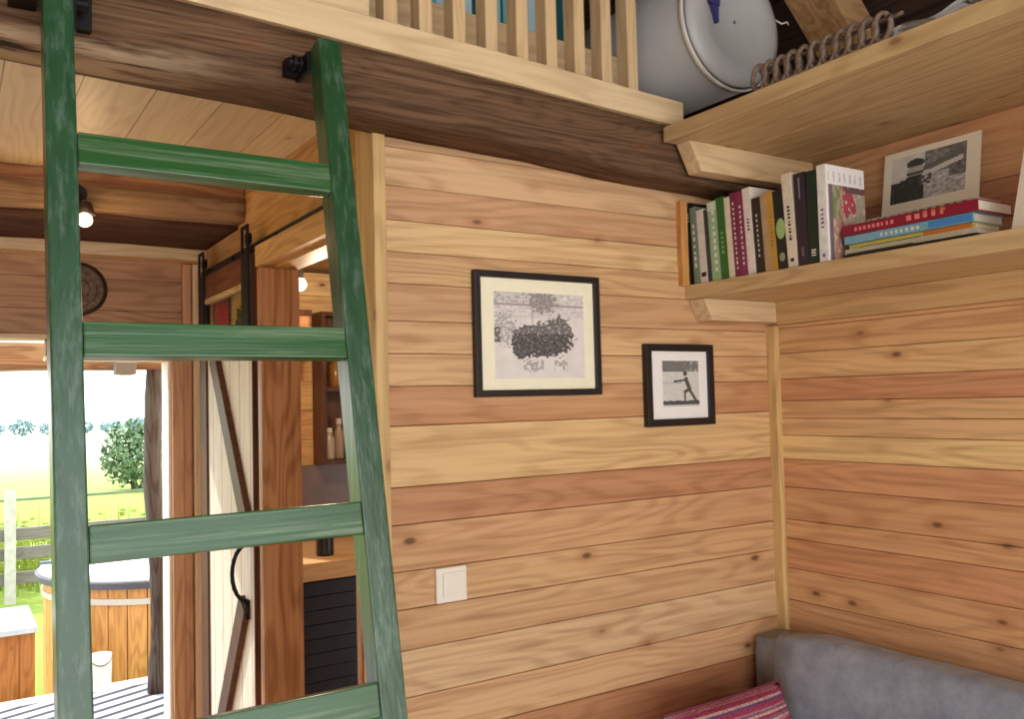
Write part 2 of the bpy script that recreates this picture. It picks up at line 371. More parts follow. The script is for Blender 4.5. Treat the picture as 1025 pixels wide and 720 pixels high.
box(bm, -1.6, 0.30, 3.5, 3.56, 1.775, 2.236); box(bm, 0.30, 0.716, 3.5, 3.56, 1.70, 2.236); box(bm, 0.757, XP, 3.5, 3.56, 0, 2.236); box(bm, 0.716, 0.757, 3.5, 3.56, 1.70, 2.236)
struct('wall_far', bm, BROWN_X)
bm = B(); box(bm, -1.6, 0.83, 3.40, 3.499, 2.055, 2.10)
struct('trim_7', bm, PINE_X, bev=0.004)
bm = B(); box(bm, -1.6, 0.828, 2.892, 2.958, 2.180, 2.2205); struct('ceiling_strip', bm, wood('reddish brown strip', rgb(150, 100, 62), 'X', grain=.5, knots=.3), bev=.003)  # reddish brown strip filling the space between beam top and ceiling
struct('ceiling_beam', rough_beam(-1.6, 0.828, 2.885, 2.958, 2.108, 2.179, 60, 9.0, 0.010, 0.03), BEAM2, smooth=True)
struct('ceiling_beam', rough_beam(-1.6, 0.828, 2.962, 3.395, 2.098, 2.2205, 60, 14.0, 0.006, 0.015), wood('beam underside shade brown', rgb(88, 62, 46), 'X', rough=.85, grain=.5, knots=.3, sap=.2, sapcol=rgb(108, 80, 58), bump=.5, spec=.1), smooth=True)  # separate dark block: the shade under the tan beam is put into its brown
door1 = bpy.data.objects.new('door_1', None); COL.objects.link(door1); door1['kind'] = 'structure'; door1.location = (0.3, 3.5, 0)
bm = B(); box(bm, 0.716, 0.757, 3.46, 3.62, 0, 1.70); obj('door_jamb', bm, REDWOOD_Z, door1, bev=.004)
bm = B(); box(bm, 0.758, 0.790, 3.475, 3.499, 0, 2.05); obj('casing', bm, REDWOOD_Z, door1, bev=.003)
bm = B(); box(bm, -1.6, 0.30, 3.47, 3.60, 1.757, 1.774); box(bm, 0.30, 0.7145, 3.47, 3.60, 1.684, 1.699); obj('door_head', bm, PINE_X, door1, bev=.002)
bm = B(); box(bm, 0.706, 0.7155, 3.485, 3.60, 0, 1.683); obj('jamb_reveal_lit', bm, plain('daylit jamb reveal white', rgb(232, 224, 206), .5), door1, bev=.002)  # jamb reveal: the outdoor light on it is painted as white
bm = B(); box(bm, 0.794, 0.829, 3.46, 3.499, 0, 2.05); struct('trim_8', bm, wood('pale daylit corner board', rgb(226, 204, 168), 'Z', grain=.15, knots=.2), bev=.003)  # pale board, whitened further for the daylight falling on it

# kitchen beyond the doorway
bm = B(); rows = []; zt = 2.23; rnd = random.Random(5)
while zt > 0.05:
    zb = zt - 0.125; rows.append((zt, max(zb, 0), rnd.choice([(206, 164, 104), (196, 148, 92), (218, 180, 120), (188, 138, 86)]))); zt = zb
planks(bm, 'X', XP + 0.076, 2.6, 3.7, 0.05, rows, seed=8)
struct('wall_kitchen', bm, W1M)
bm = B(); box(bm, 2.6, 2.65, 1.86, 3.75, 0, 2.236); struct('wall_kitchen_side', bm, BROWN_X)
bm = B(); box(bm, XP + .076, 2.6, 1.86, 3.7, 2.08, 2.165); struct('ceiling_kitchen', bm, wood('dark kitchen ceiling', rgb(106, 66, 38), 'X', groove=('Y', .12, .05)))

# ------------------------------------------------------------------ ladder
A0, SL = 1.0951, 0.2002          # front plane y = A0 + SL*z
t = thing('ladder', 'green painted wooden ladder leaning against the old dark beam', 'ladder', (0.375, A0, 0))
ang = -math.atan(SL)
LM = T(0, A0, 0) @ RX(ang)        # local z runs up the slope, local y into the room's depth
sc_ = math.sqrt(1 + SL * SL)
for x0, x1, zt in ((0.127, 0.170, 2.20), (0.577, 0.621, 2.18)):
    bm = B(); box(bm, x0, x1, 0, 0.052, 0.012, zt * sc_, LM); obj('stile', bm, GREEN, t, bev=0.003)
for zc in (1.9045, 1.607, 1.316, 1.037, 0.755, 0.475, 0.195):
    bm = B(); h = 0.0265; box(bm, 0.1705, 0.5765, 0.001, 0.030, zc * sc_ - h, zc * sc_ + h, LM); obj('rung', bm, GREEN_X, t, bev=0.0025)
for sx, xs in ((-1, 0.577), (1, 0.170)):
    bm = B()
    x = xs
    # strap folded round the stile with a pin through to a bracket on the beam
    if sx < 0:
        box(bm, x - 0.006, x - 0.0005, 1.57, 1.640, 2.128, 2.166); box(bm, x - 0.030, x - 0.006, 1.622, 1.646, 2.135, 2.166)
        tube(bm, [(x - 0.034, 1.60, 2.15), (x - 0.004, 1.60, 2.15)], 0.009, 10); tube(bm, [(x - 0.026, 1.60, 2.15), (x - 0.020, 1.60, 2.15)], 0.015, 10); tube(bm, [(x - 0.014, 1.60, 2.15), (x - 0.009, 1.60, 2.15)], 0.015, 10)
    else:
        box(bm, x + 0.0005, x + 0.008, 1.555, 1.645, 2.115, 2.215); box(bm, x + 0.008, x + 0.04, 1.628, 1.648, 2.15, 2.215)
        tube(bm, [(x + 0.004, 1.60, 2.18), (x + 0.03, 1.60, 2.18)], 0.011, 10)
        box(bm, x - 0.085, x - 0.044, 1.60, 1.648, 2.172, 2.215)
    o = obj('hook', bm, IRON, t, bev=0.001); o['label'] = 'black iron hook'

# ------------------------------------------------------------------ loft railing
t = thing('railing', 'pale wooden loft railing of upright slats and a plain panel above the beam', 'railing', (0.3, 1.68, 2.292))
SLAT = wood('pale slats', rgb(214, 182, 138), 'Z', grain=.2, knots=.3, sap=.2)
xs = [1.4415 - 0.0834 * k for k in range(9)]
bm = B(); box(bm, -1.3, 0.742, 1.669, 1.690, 2.287, 3.05); obj('panel', sag(bm), PINE_X, t, bev=0.002)
for x in xs:
    bm = B(); box(bm, x, x + 0.032, 1.669, 1.712, 2.284 - .044 * (x - .75) , 3.05); obj('slat', bm, SLAT, t, bev=0.002)
bm = B(); box(bm, -1.3, 1.50, 1.655, 1.725, 3.05, 3.09); obj('handrail', bm, PINE_X, t, bev=0.003)
bm = B(); box(bm, -1.3, 1.56, 1.80, 1.822, 2.2855, 2.450)
tag(obj('bed_board', sag(bm), PINE_X, bev=0.003), 'plain pale board standing low behind the loft railing', 'board')
m, nt, b = new_mat('teal striped backdrop'); tc = N(nt, 'ShaderNodeTexCoord'); sp = N(nt, 'ShaderNodeSeparateXYZ'); nt.links.new(tc.outputs['Object'], sp.inputs[0])
fr = mth(nt, 'FRACT', mth(nt, 'MULTIPLY', sp.outputs[0], 11.0))
nt.links.new(ramp(nt, fr, [(0, rgb(96, 190, 206)), (0.35, rgb(206, 228, 236)), (0.66, rgb(30, 96, 100)), (0.84, rgb(120, 196, 206))], 'CONSTANT'), b.inputs['Base Color']); b.inputs['Roughness'].default_value = .9
TEAL = m
bm = B(); n = 110
vt = []
for i in range(n + 1):
    x = -0.6 + 2.12 * i / n; y = 2.02 + 0.022 * math.sin(i * 0.9) + 0.008 * math.sin(i * 2.3)
    vt.append([bm.verts.new((x, y + dy, z)) for dy in (0, 0.006) for z in (2.34, 3.02)])
for a, c in zip(vt, vt[1:]):
    bm.faces.new((a[0], c[0], c[1], a[1])); bm.faces.new((a[2], a[3], c[3], c[2])); bm.faces.new((a[1], c[1], c[3], a[3])); bm.faces.new((a[0], a[2], c[2], c[0]))
bm.faces.new((vt[0][0], vt[0][1], vt[0][3], vt[0][2])); bm.faces.new((vt[-1][0], vt[-1][2], vt[-1][3], vt[-1][1]))
t = thing('backdrop', 'teal and light blue striped curtain standing in for a bright window behind the loft railing', 'backdrop', (0.6, 2.02, 2.34))  # made-up striped sheet in place of a window, sky brightness in its blues
obj('cloth', bm, TEAL, t, smooth=True)
bm = B(); tube(bm, [(-0.7, 2.023, 3.03), (1.545, 2.023, 3.03)], 0.012, 10); obj('backdrop_rod', bm, IRON, t, smooth=True)

# ------------------------------------------------------------------ white can on the loft
t = thing('water_boiler', 'large white cylindrical can lying on the loft floor beside the railing', 'boiler', (1.745, 1.9, 2.255))
CM = T(1.745, 1.585, 2.4805) @ RX(-PI / 2)      # +z of the lathe becomes +y of the room
bm = B(); lathe(bm, [(0.02, 0.020), (0.168, 0.020), (0.1755, 0.026), (0.1755, 0.60), (0.165, 0.63), (0.02, 0.64)], CM, 64); obj('body', bm, CAN, t, smooth=True)
bm = B(); lathe(bm, [(0.004, 0.006), (0.10, 0.006), (0.112, -0.004), (0.150, 0.0), (0.168, 0.008), (0.172, 0.0195), (0.02, 0.0195)], CM, 64, cap=False); o = obj('lid', bm, CAN, t, smooth=True)
bm = B(); lathe(bm, [(0.1755, 0.014), (0.180, 0.017), (0.180, 0.027), (0.1757, 0.030)], CM, 64, cap=False); o = obj('rim', bm, CANRIM, t, smooth=True); o['label'] = 'pale rim round the lid'
bm = B(); yl = 1.536                            # small dark blue emblem on the lid
EM = T(.018, .04, .012)
prism(bm, [(1.620, 2.497), (1.660, 2.490), (1.662, 2.530), (1.652, 2.556), (1.634, 2.560), (1.618, 2.535)], 'Y', yl, yl + .012)
prism(bm, [(1.634, 2.492), (1.655, 2.490), (1.6545, 2.448), (1.6495, 2.446)], 'Y', yl, yl + .012)
bm.transform(EM); o = obj('emblem', bm, BLUE, t, bev=0.001); o['label'] = 'dark blue tapering emblem'
bm = B(); tube(bm, [(1.92, 1.605, 2.53), (1.93, 1.59, 2.515), (1.945, 1.585, 2.522), (1.957, 1.59, 2.518)], 0.0025, 6); obj('wire_clip', bm, WHITEP, t, smooth=True)
for y in (1.86, 2.12):
    bm = B(); prism(bm, [(1.60, 2.256), (1.89, 2.2465), (1.89, 2.325), (1.85, 2.325), (1.80, 2.3065), (1.745, 2.3022), (1.69, 2.3065), (1.64, 2.325), (1.60, 2.325)], 'Y', y, y + .05); obj('bearer', bm, DKBROWN, t)
bm = B(); box(bm, 1.733, 1.757, 1.76, 1.80, 2.6455, 2.660); obj('bracket', bm, CANRIM, t, bev=.002)

# ------------------------------------------------------------------ shelves
def shelf_boards(name, x0, x1, y0, y1, z0, z1, cuts, parent):
    bm = B(); e = [x0] + cuts + [x1]
    for a, c in zip(e, e[1:]): box(bm, a + (0.0012 if a != x0 else 0), c - 0.0012, y0, y1, z0, z1)
    return obj(name, bm, SHELF, parent, bev=0.0025)
t = thing('wall_shelf', 'lower pine wall shelf carrying the row of books', 'shelf', (1.88, 1.0, 1.705))
shelf_boards('shelf_board', 1.712, XR - .001, -1.2, Y1 - .001, 1.7645, 1.8045, [1.90], t)
bm = B(); prism(bm, [(1.724, 1.7642), (XR - .002, 1.7642), (XR - .002, 1.706), (1.752, 1.706)], 'Y', 1.716, Y1 - .001); obj('bracket', bm, PINE_X, t, bev=0.002)
bm = B(); box(bm, 2.008, XR - .001, -1.2, 1.715, 1.700, 1.7642); obj('wall_cleat', bm, PINE_Y, t, bev=0.002)
t = thing('wall_shelf', 'upper deep pine shelf under the roof, holding the looped wicker piece', 'shelf', (1.9, 1.0, 2.06))
shelf_boards('shelf_board', 1.52, 2.30, -1.2, 1.634, 2.140, 2.178, [1.742, 1.96], t)
bm = B(); prism(bm, [(1.562, 2.1398), (2.03, 2.1398), (2.03, 2.066), (1.602, 2.066)], 'Y', 1.585, 1.634); obj('bracket', bm, PINE_X, t, bev=0.003)

# ------------------------------------------------------------------ books
def bookmat(c, rough=0.45): return plain('book cloth', rgb(*c), rough, 0, 0.1, 60)
MARKW = plain('pale spine print', rgb(224, 218, 206), .5); MARKK = plain('dark spine print', rgb(34, 32, 38), .5)
def runs(r):      # one mesh per run of lettering
    r = sorted(r); out = [[r[0]]]
    for k in r[1:]:
        if k[0] - out[-1][-1][1] > .055: out.append([])
        out[-1].append(k)
    return out
def book(label, Yl, w, h, d, c, lean=0.0, marks=None, band=None, x=1.722, z=1.8052, group='books standing on the lower shelf', pagec=PAGES):
    """Upright book: spine towards the room (-x), thickness along y from Yl down to Yl-w; leans towards +y by `lean`."""
    t = thing('book', label, 'book', (x + d / 2, Yl - w / 2, z), group)
    M = T(0, Yl, z) @ RX(-lean) @ T(0, -w, 0)
    def fin(name, bm, mat, bev=0.0012):
        bmesh.ops.transform(bm, matrix=M, verts=bm.verts); return obj(name, bm, mat, t, bev=bev)
    bm = B(); ct = 0.0025
    prism(bm, [(x, 0), (x + d, 0), (x + d, ct), (x + ct, ct), (x + ct, w - ct), (x + d, w - ct), (x + d, w), (x, w)], 'Z', 0.0, h)
    fin('cover', bm, bookmat(c))
    bm = B(); box(bm, x + ct, x + d - 0.004, ct, w - ct, 0.003, h - 0.004); fin('pages', bm, pagec, 0)
    if marks:
        for run in runs(marks['r']):
            bm = B()
            for (a, bb, ya, yb) in run: box(bm, x - 0.0006, x + .0004, w * ya, w * yb, h * a, h * bb)
            o = fin('spine_print', bm, marks['m'], 0); o['label'] = marks.get('l', 'printed spine lettering')
    if band:
        bm = B(); (a, bb, cc) = band; box(bm, x - 0.0009, x + .0005, 0.0005, w - 0.0005, h * a, h * bb)
        o = fin('spine_band', bm, bookmat(cc), 0)
    return t
def letters(a, b, n, ya=.3, yb=.7, seed=0):
    r = random.Random(seed); out = []; s = (b - a) / n
    for i in range(n):
        k = a + i * s; c_ = (ya + yb) / 2; q = (yb - ya) * .36; out.append((k + s * .15, k + s * (.5 + .3 * r.random()), c_ - q, c_ + q))
    return out
L_ = math.radians
book('black book at the corner end of the row, against the back wall', 1.7610, 0.0134, 0.228, .17, (30, 26, 26), L_(3.2), {'r': letters(.76, .88, 3, .15, .85, 1), 'm': MARKW, 'l': 'pale mark near the spine top'})
book('grey green thin book second from the corner', 1.7470, 0.0239, 0.212, .15, (120, 138, 118), L_(3.2), {'r': letters(.2, .8, 7, .35, .75, 2), 'm': MARKW})
book('short white book third from the corner', 1.7225, 0.0264, 0.200, .16, (214, 208, 200), L_(3.2), {'r': letters(.06, .2, 1, 0.05, .95, 3), 'm': MARKK, 'l': 'dark block low on the spine'})
book('thin charcoal book between the white and the pale green books', 1.6955, 0.0149, 0.196, .15, (56, 58, 62), L_(3.2))
book('pale green book with a light top', 1.6800, 0.0314, 0.214, .16, (150, 186, 140), L_(3.2), {'r': letters(.1, .9, 9, .2, .6, 5), 'm': MARKW}, (.88, .99, (206, 216, 190)))
book('deep green book beside the cream one', 1.6480, 0.0279, 0.219, .16, (52, 104, 48), L_(3.2), {'r': letters(.3, .6, 5, .3, .7, 6), 'm': plain('light green print', rgb(120, 168, 104))})
book('thin cream book left of the maroon books', 1.6195, 0.0199, 0.214, .16, (222, 212, 186), L_(3.2))
book('maroon book with white lettering, left of its pair', 1.5990, 0.0214, 0.221, .17, (120, 44, 72), L_(3.2), {'r': letters(.08, .9, 14, .35, .65, 8), 'm': MARKW})
book('maroon book with white lettering, right of its pair', 1.5770, 0.0214, 0.221, .17, (134, 52, 84), L_(3.2), {'r': letters(.12, .85, 12, .35, .65, 9), 'm': MARKW})
book('white book with a plain spine right of the maroon pair', 1.5550, 0.0264, 0.224, .17, (226, 218, 208), L_(3.2), {'r': letters(.5, .66, 4, .35, .7, 10), 'm': MARKK})
book('dark brown book left of the tan one', 1.5280, 0.0284, 0.192, .16, (50, 40, 38), L_(3.2), {'r': letters(.2, .8, 9, .42, .58, 11), 'm': MARKW})
book('thin tan book left of the ochre one', 1.4990, 0.0184, 0.194, .16, (180, 150, 108), L_(3.2))
book('ochre yellow book beside the black one with a green disc', 1.4800, 0.0204, 0.198, .16, (190, 148, 66), L_(3.2), {'r': letters(.3, .7, 8, .4, .6, 13), 'm': plain('brown print', rgb(120, 84, 30))})
tb = book('black book with a pale green disc on its spine', 1.4590, 0.0304, 0.196, .17, (34, 36, 32), L_(3.2))
bm = B(); lathe(bm, [(0.0135, 0), (0.0135, 0.001)], T(1.7212, 1.4468, 1.905) @ Matrix.Scale(1.9, 4, (0, 0, 1)) @ RY(PI / 2), 24); o = obj('spine_disc', bm, plain('pale green disc', rgb(158, 190, 120)), tb); o['label'] = 'pale green disc'
bm = B(); lathe(bm, [(0.008, 0), (0.008, 0.001)], T(1.7212, 1.4448, 1.835) @ Matrix.Scale(1.4, 4, (0, 0, 1)) @ RY(PI / 2), 20); o = obj('spine_emblem', bm, plain('grey disc', rgb(150, 150, 120)), tb); o['label'] = 'small grey disc'
book('tall cream book with black lettering down its spine', 1.4280, 0.0294, 0.231, .18, (222, 212, 190), L_(3.2), {'r': letters(.28, .66, 10, .35, .68, 15) + letters(.05, .11, 1, .3, .75), 'm': MARKK})
book('tall purple black book right of the cream one', 1.3980, 0.0314, 0.224, .18, (52, 40, 52), L_(1.5), {'r': letters(.1, .2, 4, .35, .65, 16) + [(.72, .95, .45, .58)], 'm': plain('grey print', rgb(130, 124, 130))})
book('tall dark green book left of the big white cookbook', 1.3660, 0.0279, 0.222, .18, (30, 48, 38), L_(0.3), {'r': letters(.08, .16, 3, .2, .8, 17), 'm': MARKW})
# the big white cookbook, its printed front cover turned to the room
t = book('big white cookbook with red fruit on its front cover', 1.3365, 0.025, 0.229, .144, (232, 228, 222), 0.0, {'r': letters(.34, .56, 5, .3, .72, 18) + letters(.04, .1, 1, .3, .7), 'm': plain('violet grey print', rgb(110, 104, 150))})
def coverpic(u, v):
    if v > 0.80 or u < 0.03:
        if 0.84 < v < 0.93 and u > .06:
            k = (u * 7.2) % 1
            if 0.28 < k < 0.62 and nz(u, v, 40, 3) > -.25: return (0.58, 0.54, 0.56, 1)
        return (0.84, 0.82, 0.80, 1)
    if u < 0.16: return (0.18, 0.13, 0.14, 1) if u > .06 else (.75, .72, .7, 1)
    n = nz(u, v, 9, 1); n2 = nz(u, v, 17, 5)
    c = (0.44, 0.32, 0.24)
    if v > .42 and u > .42:
        d = math.hypot((u - .55) / .2, (v - .62) / .17)
        c = (0.42, 0.07, 0.09) if d < 1 + n * .6 else (0.42, 0.36, 0.28)
        if v > .74: c = (0.16, 0.08, 0.07)
        if n2 > .35: c = (0.62, 0.52, 0.42)
    elif u < .34:
        c = (0.20, 0.24, 0.10) if n > 0 else (0.38, 0.32, 0.22)
        if v < .45: c = (0.46, 0.24, 0.17) if n2 < .1 else (.62, .44, .34)
    else:
        c = (0.34, 0.13, 0.12) if n2 > 0 else (0.50, 0.30, 0.24)
        if v < .36: c = (0.22, 0.16, 0.15) if n > 0 else (.42, .2, .18)
    if v < .1: c = (0.50, 0.27, 0.18)
    return (*c, 1)
bm = B(); picture(bm, (1.7230, 1.3111, 1.806), (1, 0, 0), (0, 0, 1), 0.142, 0.227, 40, 60, coverpic)
o = obj('cover_picture', bm, PRINT, t); o['label'] = 'front cover with white title band over red fruit'

# lying books
def flat_book(label, z, h, x0, x1, y0, y1, c, marks=None, rot=0.0, cover=0.002):
    cx_, cy_ = (x0 + x1) / 2, (y0 + y1) / 2
    t = thing('book', label, 'book', (cx_, cy_, z), 'books lying in a stack on the lower shelf')
    M = T(cx_, cy_, 0) @ RZ(L_(rot)) @ T(-cx_, -cy_, 0)
    def fin(n, bm, m, bev=.0008): bmesh.ops.transform(bm, matrix=M, verts=bm.verts); return obj(n, bm, m, t, bev=bev)
    bm = B(); prism(bm, [(x0, z), (x1, z), (x1, z + cover), (x0 + cover, z + cover), (x0 + cover, z + h - cover), (x1, z + h - cover), (x1, z + h), (x0, z + h)], 'Y', y0, y1)
    fin('cover', bm, bookmat(c, .35))
    bm = B(); box(bm, x0 + cover, x1 - .004, y0 + .003, y1 - .003, z + cover, z + h - cover); fin('pages', bm, PAGES, 0)
    if marks:
        for mm, rr in [(m_, q_) for m_, r_ in marks for q_ in runs(r_)]:
            bm = B()
            for a, bb, za, zb in rr: box(bm, x0 - .0006, x0 + .0004, y1 + (y0 - y1) * bb, y1 + (y0 - y1) * a, z + h * za, z + h * zb)
            fin('spine_print', bm, mm, 0)
    return t
PINK = plain('pink print', rgb(222, 130, 130)); ORNG = plain('orange print', rgb(206, 120, 44)); SKYB = plain('blue print', rgb(72, 136, 196))
zz = 1.8052
flat_book('black covered book at the bottom of the lying stack', zz, .013, 1.765, 1.868, .990, 1.296, (40, 34, 30), [(MARKW, letters(.05, .3, 4, .3, .7, 1))]); zz += .0132
flat_book('cream and grey thin book second from the bottom of the stack', zz, .012, 1.76, 1.876, .985, 1.295, (196, 188, 160), [(MARKK, [(.02, .55, .02, .2)])], 0.6); zz += .0122
flat_book('thin book with yellow and orange spine in the middle of the stack', zz, .011, 1.768, 1.866, .990, 1.290, (204, 188, 92), [(ORNG, [(.62, .98, .05, .95)]), (MARKK, [(.1, .6, .0, .25)])], -0.5); zz += .0112
flat_book('light blue book under the maroon one', zz, .019, 1.758, 1.874, .988, 1.294, (126, 172, 190), [(MARKW, letters(.3, .62, 8, .2, .75, 4)), (SKYB, [(.68, .99, .1, .9)])], 0.3); zz += .0192
flat_book('thick maroon book with pink lettering in the lying stack', zz, .024, 1.752, 1.882, .972, 1.296, (138, 28, 52), [(PINK, letters(.1, .42, 9, .25, .75, 5) + letters(.5, .8, 5, .2, .85, 6)), (ORNG, letters(.62, .8, 3, .55, .9, 7))], -0.6); zz += .0242
flat_book('mottled green and white thin book on top of the lying stack', zz, .009, 1.775, 1.870, .990, 1.245, (178, 182, 160), [(plain('green print', rgb(82, 120, 84)), letters(.02, .5, 7, .2, .8, 8)), (MARKK, letters(.5, .95, 6, .3, .8, 9))], -0.4); zz += .0092

# standing photographs on the lower shelf
def photo1(u, v):
    if v < .545 or v > .945 or u < .09 or u > .87: return (0.80, 0.72, 0.56, 1)
    uu, vv = (u - .09) / .78, (v - .545) / .40
    n = nz(uu, vv, 7, 2); n2 = nz(uu, vv, 16, 4)
    c = 0.62 + .10 * n
    if uu > .45 and vv > .36 + .30 * (1 - uu): c = .22 + .16 * n2
    if uu > .46 and vv < .52: c = .42 + .28 * n2
    if uu > .78 and vv > .35: c = .16 + .12 * n2
    if abs(vv - .55 - .38 * (uu - .55)) < .05 and .45 < uu < .95: c = .60
    if abs(vv - .68 - .38 * (uu - .55)) < .05 and .40 < uu < .95: c = .14
    if math.hypot((uu - .33) / .115, (vv - .66) / .17) < 1: c = .42 + .1 * n2
    if math.hypot((uu - .33) / .12, (vv - .80) / .10) < 1 and vv > .74: c = .06
    if abs(uu - .33) < .12 and .55 < vv < .62: c = .10
    if uu < .46 and vv < .52 + .08 * n and vv < .56 - 1.2 * max(0, uu - .36) + (.05 if uu > .12 else -.1): c = .045 + .05 * max(0, n2)
    if .40 < uu < .56 and .30 < vv < .52: c = .10 if n2 > -.1 else .55
    if math.hypot((uu - .49) / .05, (vv - .56) / .05) < 1: c = .55
    return grey(c, (1, .95, .86))
def photo2(u, v):
    if u > .3 and .10 < v < .6: return grey(.06 + .05 * nz(u, v, 9))
    return (0.78, 0.70, 0.57, 1)
def standing_photo(label, base, top_dx, wv, hv, fn, yaw=0):
    t = thing('photograph', label, 'photo', base)
    th = math.atan2(top_dx, hv)
    du = Matrix.Rotation(L_(yaw), 3, 'Z') @ Vector((0, -1, 0)); back = Matrix.Rotation(L_(yaw), 3, 'Z') @ Vector((1, 0, 0))
    dv = Vector((0, 0, math.cos(th))) + back * math.sin(th); nn = du.cross(dv)
    o = Vector(base) - du * (wv / 2)
    bm = B(); g = [bm.verts.new(o + du * a + dv * c + nn * e) for a in (0, wv) for c in (0, hv) for e in (-.001, -.004 if nn.x < 0 else .004)]
    bm.free(); bm = B()
    s = -1 if nn.x < 0 else 1
    vs = []
    for a in (0, wv):
        for c in (0, hv):
            for e in (.001, .004): vs.append(bm.verts.new(o + du * a + dv * c + nn * (s * e)))
    for f in ((0, 1, 3, 2), (4, 6, 7, 5), (0, 4, 5, 1), (2, 3, 7, 6), (0, 2, 6, 4), (1, 5, 7, 3)): bm.faces.new([vs[i] for i in f])
    obj('backing_card', bm, plain('card', rgb(200, 188, 160), .8), t)
    bm = B(); picture(bm, o + nn * (s * .0008), du, dv, wv, hv, 90, 150, fn); o2 = obj('print', bm, PRINT, t)
    return t
standing_photo('cream bordered photo of a capped figure outdoors, leaning on the wall behind the lying books', (1.972, 1.232, 1.8055), 0.050, 0.250, 0.300, photo1)
standing_photo('white bordered card leaning at the far right end of the lower shelf', (1.745, 0.818, 1.8055), 0.075, 0.18, 0.20, photo2, 0)

# ------------------------------------------------------------------ pictures on the back wall
def frame(label, x0, x1, z0, z1, fw, dep, matc, px0, px1, pz0, pz1, fn, nu, nv, tilt=0.0):
    yb = Y1 - .001
    t = thing('picture_frame', label, 'picture', ((x0 + x1) / 2, yb, z0))
    bm = B()
    # mitred frame: outer ring, inner ring, extruded
    def ring(y): return [bm.verts.new(p) for p in ((x0, y, z0), (x1, y, z0), (x1, y, z1), (x0, y, z1), (x0 + fw, y, z0 + fw), (x1 - fw, y, z0 + fw), (x1 - fw, y, z1 - fw), (x0 + fw, y, z1 - fw))]
    F_, K_ = ring(yb - dep), ring(yb)
    for i in range(4):
        j = (i + 1) % 4
        bm.faces.new((F_[i], F_[j], F_[4 + j], F_[4 + i])); bm.faces.new((K_[j], K_[i], K_[4 + i], K_[4 + j]))
        bm.faces.new((F_[j], F_[i], K_[i], K_[j])); bm.faces.new((F_[4 + i], F_[4 + j], K_[4 + j], K_[4 + i]))
    obj('frame', bm, BLACKF, t, bev=0.0015)
    bm = B(); box(bm, x0 + fw - .002, x1 - fw + .002, yb - dep * .45, yb - dep * .3, z0 + fw - .002, z1 - fw + .002); obj('mat_board', bm, matc, t)
    bm = B(); picture(bm, (px0, yb - dep * .46, pz0), (1, 0, 0), (0, 0, 1), px1 - px0, pz1 - pz0, nu, nv, fn); obj('print', bm, PRINT, t)
    return t
def crowd(u, v):
    n = nz(u, v, 8, 7); n2 = nz(u, v, 26, 9); n3 = nz(u, v, 55, 2)
    c = .70 + .07 * n
    if v > .70: c = .62 + .22 * n2
    if v > .86 and n2 > .1 and u < .4: c = .40
    if .85 < v < .87: c = .35
    if math.hypot((u - .54) / .15, (v - .90) / .13) < 1 + .7 * n2: c = .30 + .25 * n3
    if math.hypot((u - .10) / .13, (v - .58) / .17) < 1 + .8 * n2 and n3 > -.15: c = .36 + .3 * n3
    if u < .06 and .42 < v < .6: c = .15 if n2 > -.1 else .5
    if .405 < u < .415 and v > .62: c = .3
    # packed group on a raft
    d = min(math.hypot((u - .52) / .335, (v - .45) / .20), math.hypot((u - .71) / .15, (v - .54) / .19), math.hypot((u - .30) / .12, (v - .38) / .16)) + .30 * n2 + .14 * n3
    if d < 1:
        c = .05 + .20 * max(0, n3 + .2) + .10 * max(0, n2)
        if n3 > .42 and v > .42: c = .45
        if v > .52: c += .06 + .25 * max(0, n2)
    if v < .22 and abs(math.sin(u * 9 + 1)) > .5 and .2 < u < .8 and v > .10 + .10 * n and n2 > -.05: c = .34 + .3 * n2
    return grey(c * 1.05, (1, .90, .84))
frame('larger black framed photo of a crowd on a raft with a cream mat', 1.0325, 1.3987, 1.5105, 1.8075, .0155, .018, CREAM, 1.088, 1.352, 1.553, 1.760, crowd, 110, 84)
def jumper(u, v):
    n = nz(u, v, 12, 3); n2 = nz(u, v, 30, 5)
    c = .62 + .06 * n
    if v > .76: c = .16 + .22 * max(0, n2) + (.2 if u > .5 and n > .2 else 0)
    if .50 < v < .54 and u < .55 and n2 > -.3: c = .45
    if v < .13 + .03 * n: c = .08 + .06 * max(0, n2)
    if v < .04: c = .55
    def seg(ax, ay, bx, by, w):
        dx, dy = bx - ax, by - ay; t_ = max(0, min(1, ((u - ax) * dx + (v - ay) * dy) / (dx * dx + dy * dy)))
        return math.hypot(u - ax - t_ * dx, v - ay - t_ * dy) < w
    if seg(.64, .60, .74, .36, .05) or seg(.72, .38, .90, .13, .035) or seg(.70, .36, .60, .32, .035) or seg(.60, .32, .60, .16, .025) or seg(.64, .58, .32, .55, .022): c = .09
    if math.hypot((u - .62) / .055, (v - .72) / .055) < 1: c = .08
    return grey(c, (1, .97, .88))
frame('smaller black framed photo of a lunging figure with a white mat', 1.5483, 1.7936, 1.4225, 1.6415, .019, .018, WHITEM, 1.611, 1.743, 1.474, 1.597, jumper, 80, 76)

# light switch
t = thing('light_switch', 'square white light switch on the board wall beside the ladder', 'switch', (0.960, Y1, 1.052))
bm = B(); box(bm, 0.9215, 0.999, Y1 - .010, Y1 - .0005, 1.053, 1.131); obj('plate', bm, WHITEP, t, bev=.003)
bm = B(); prism(bm, [(Y1 - .010, 1.064), (Y1 - .010, 1.120), (Y1 - .0145, 1.120), (Y1 - .0125, 1.064)], 'X', 0.937, 0.988); obj('rocker', bm, WHITEP, t, bev=.001)

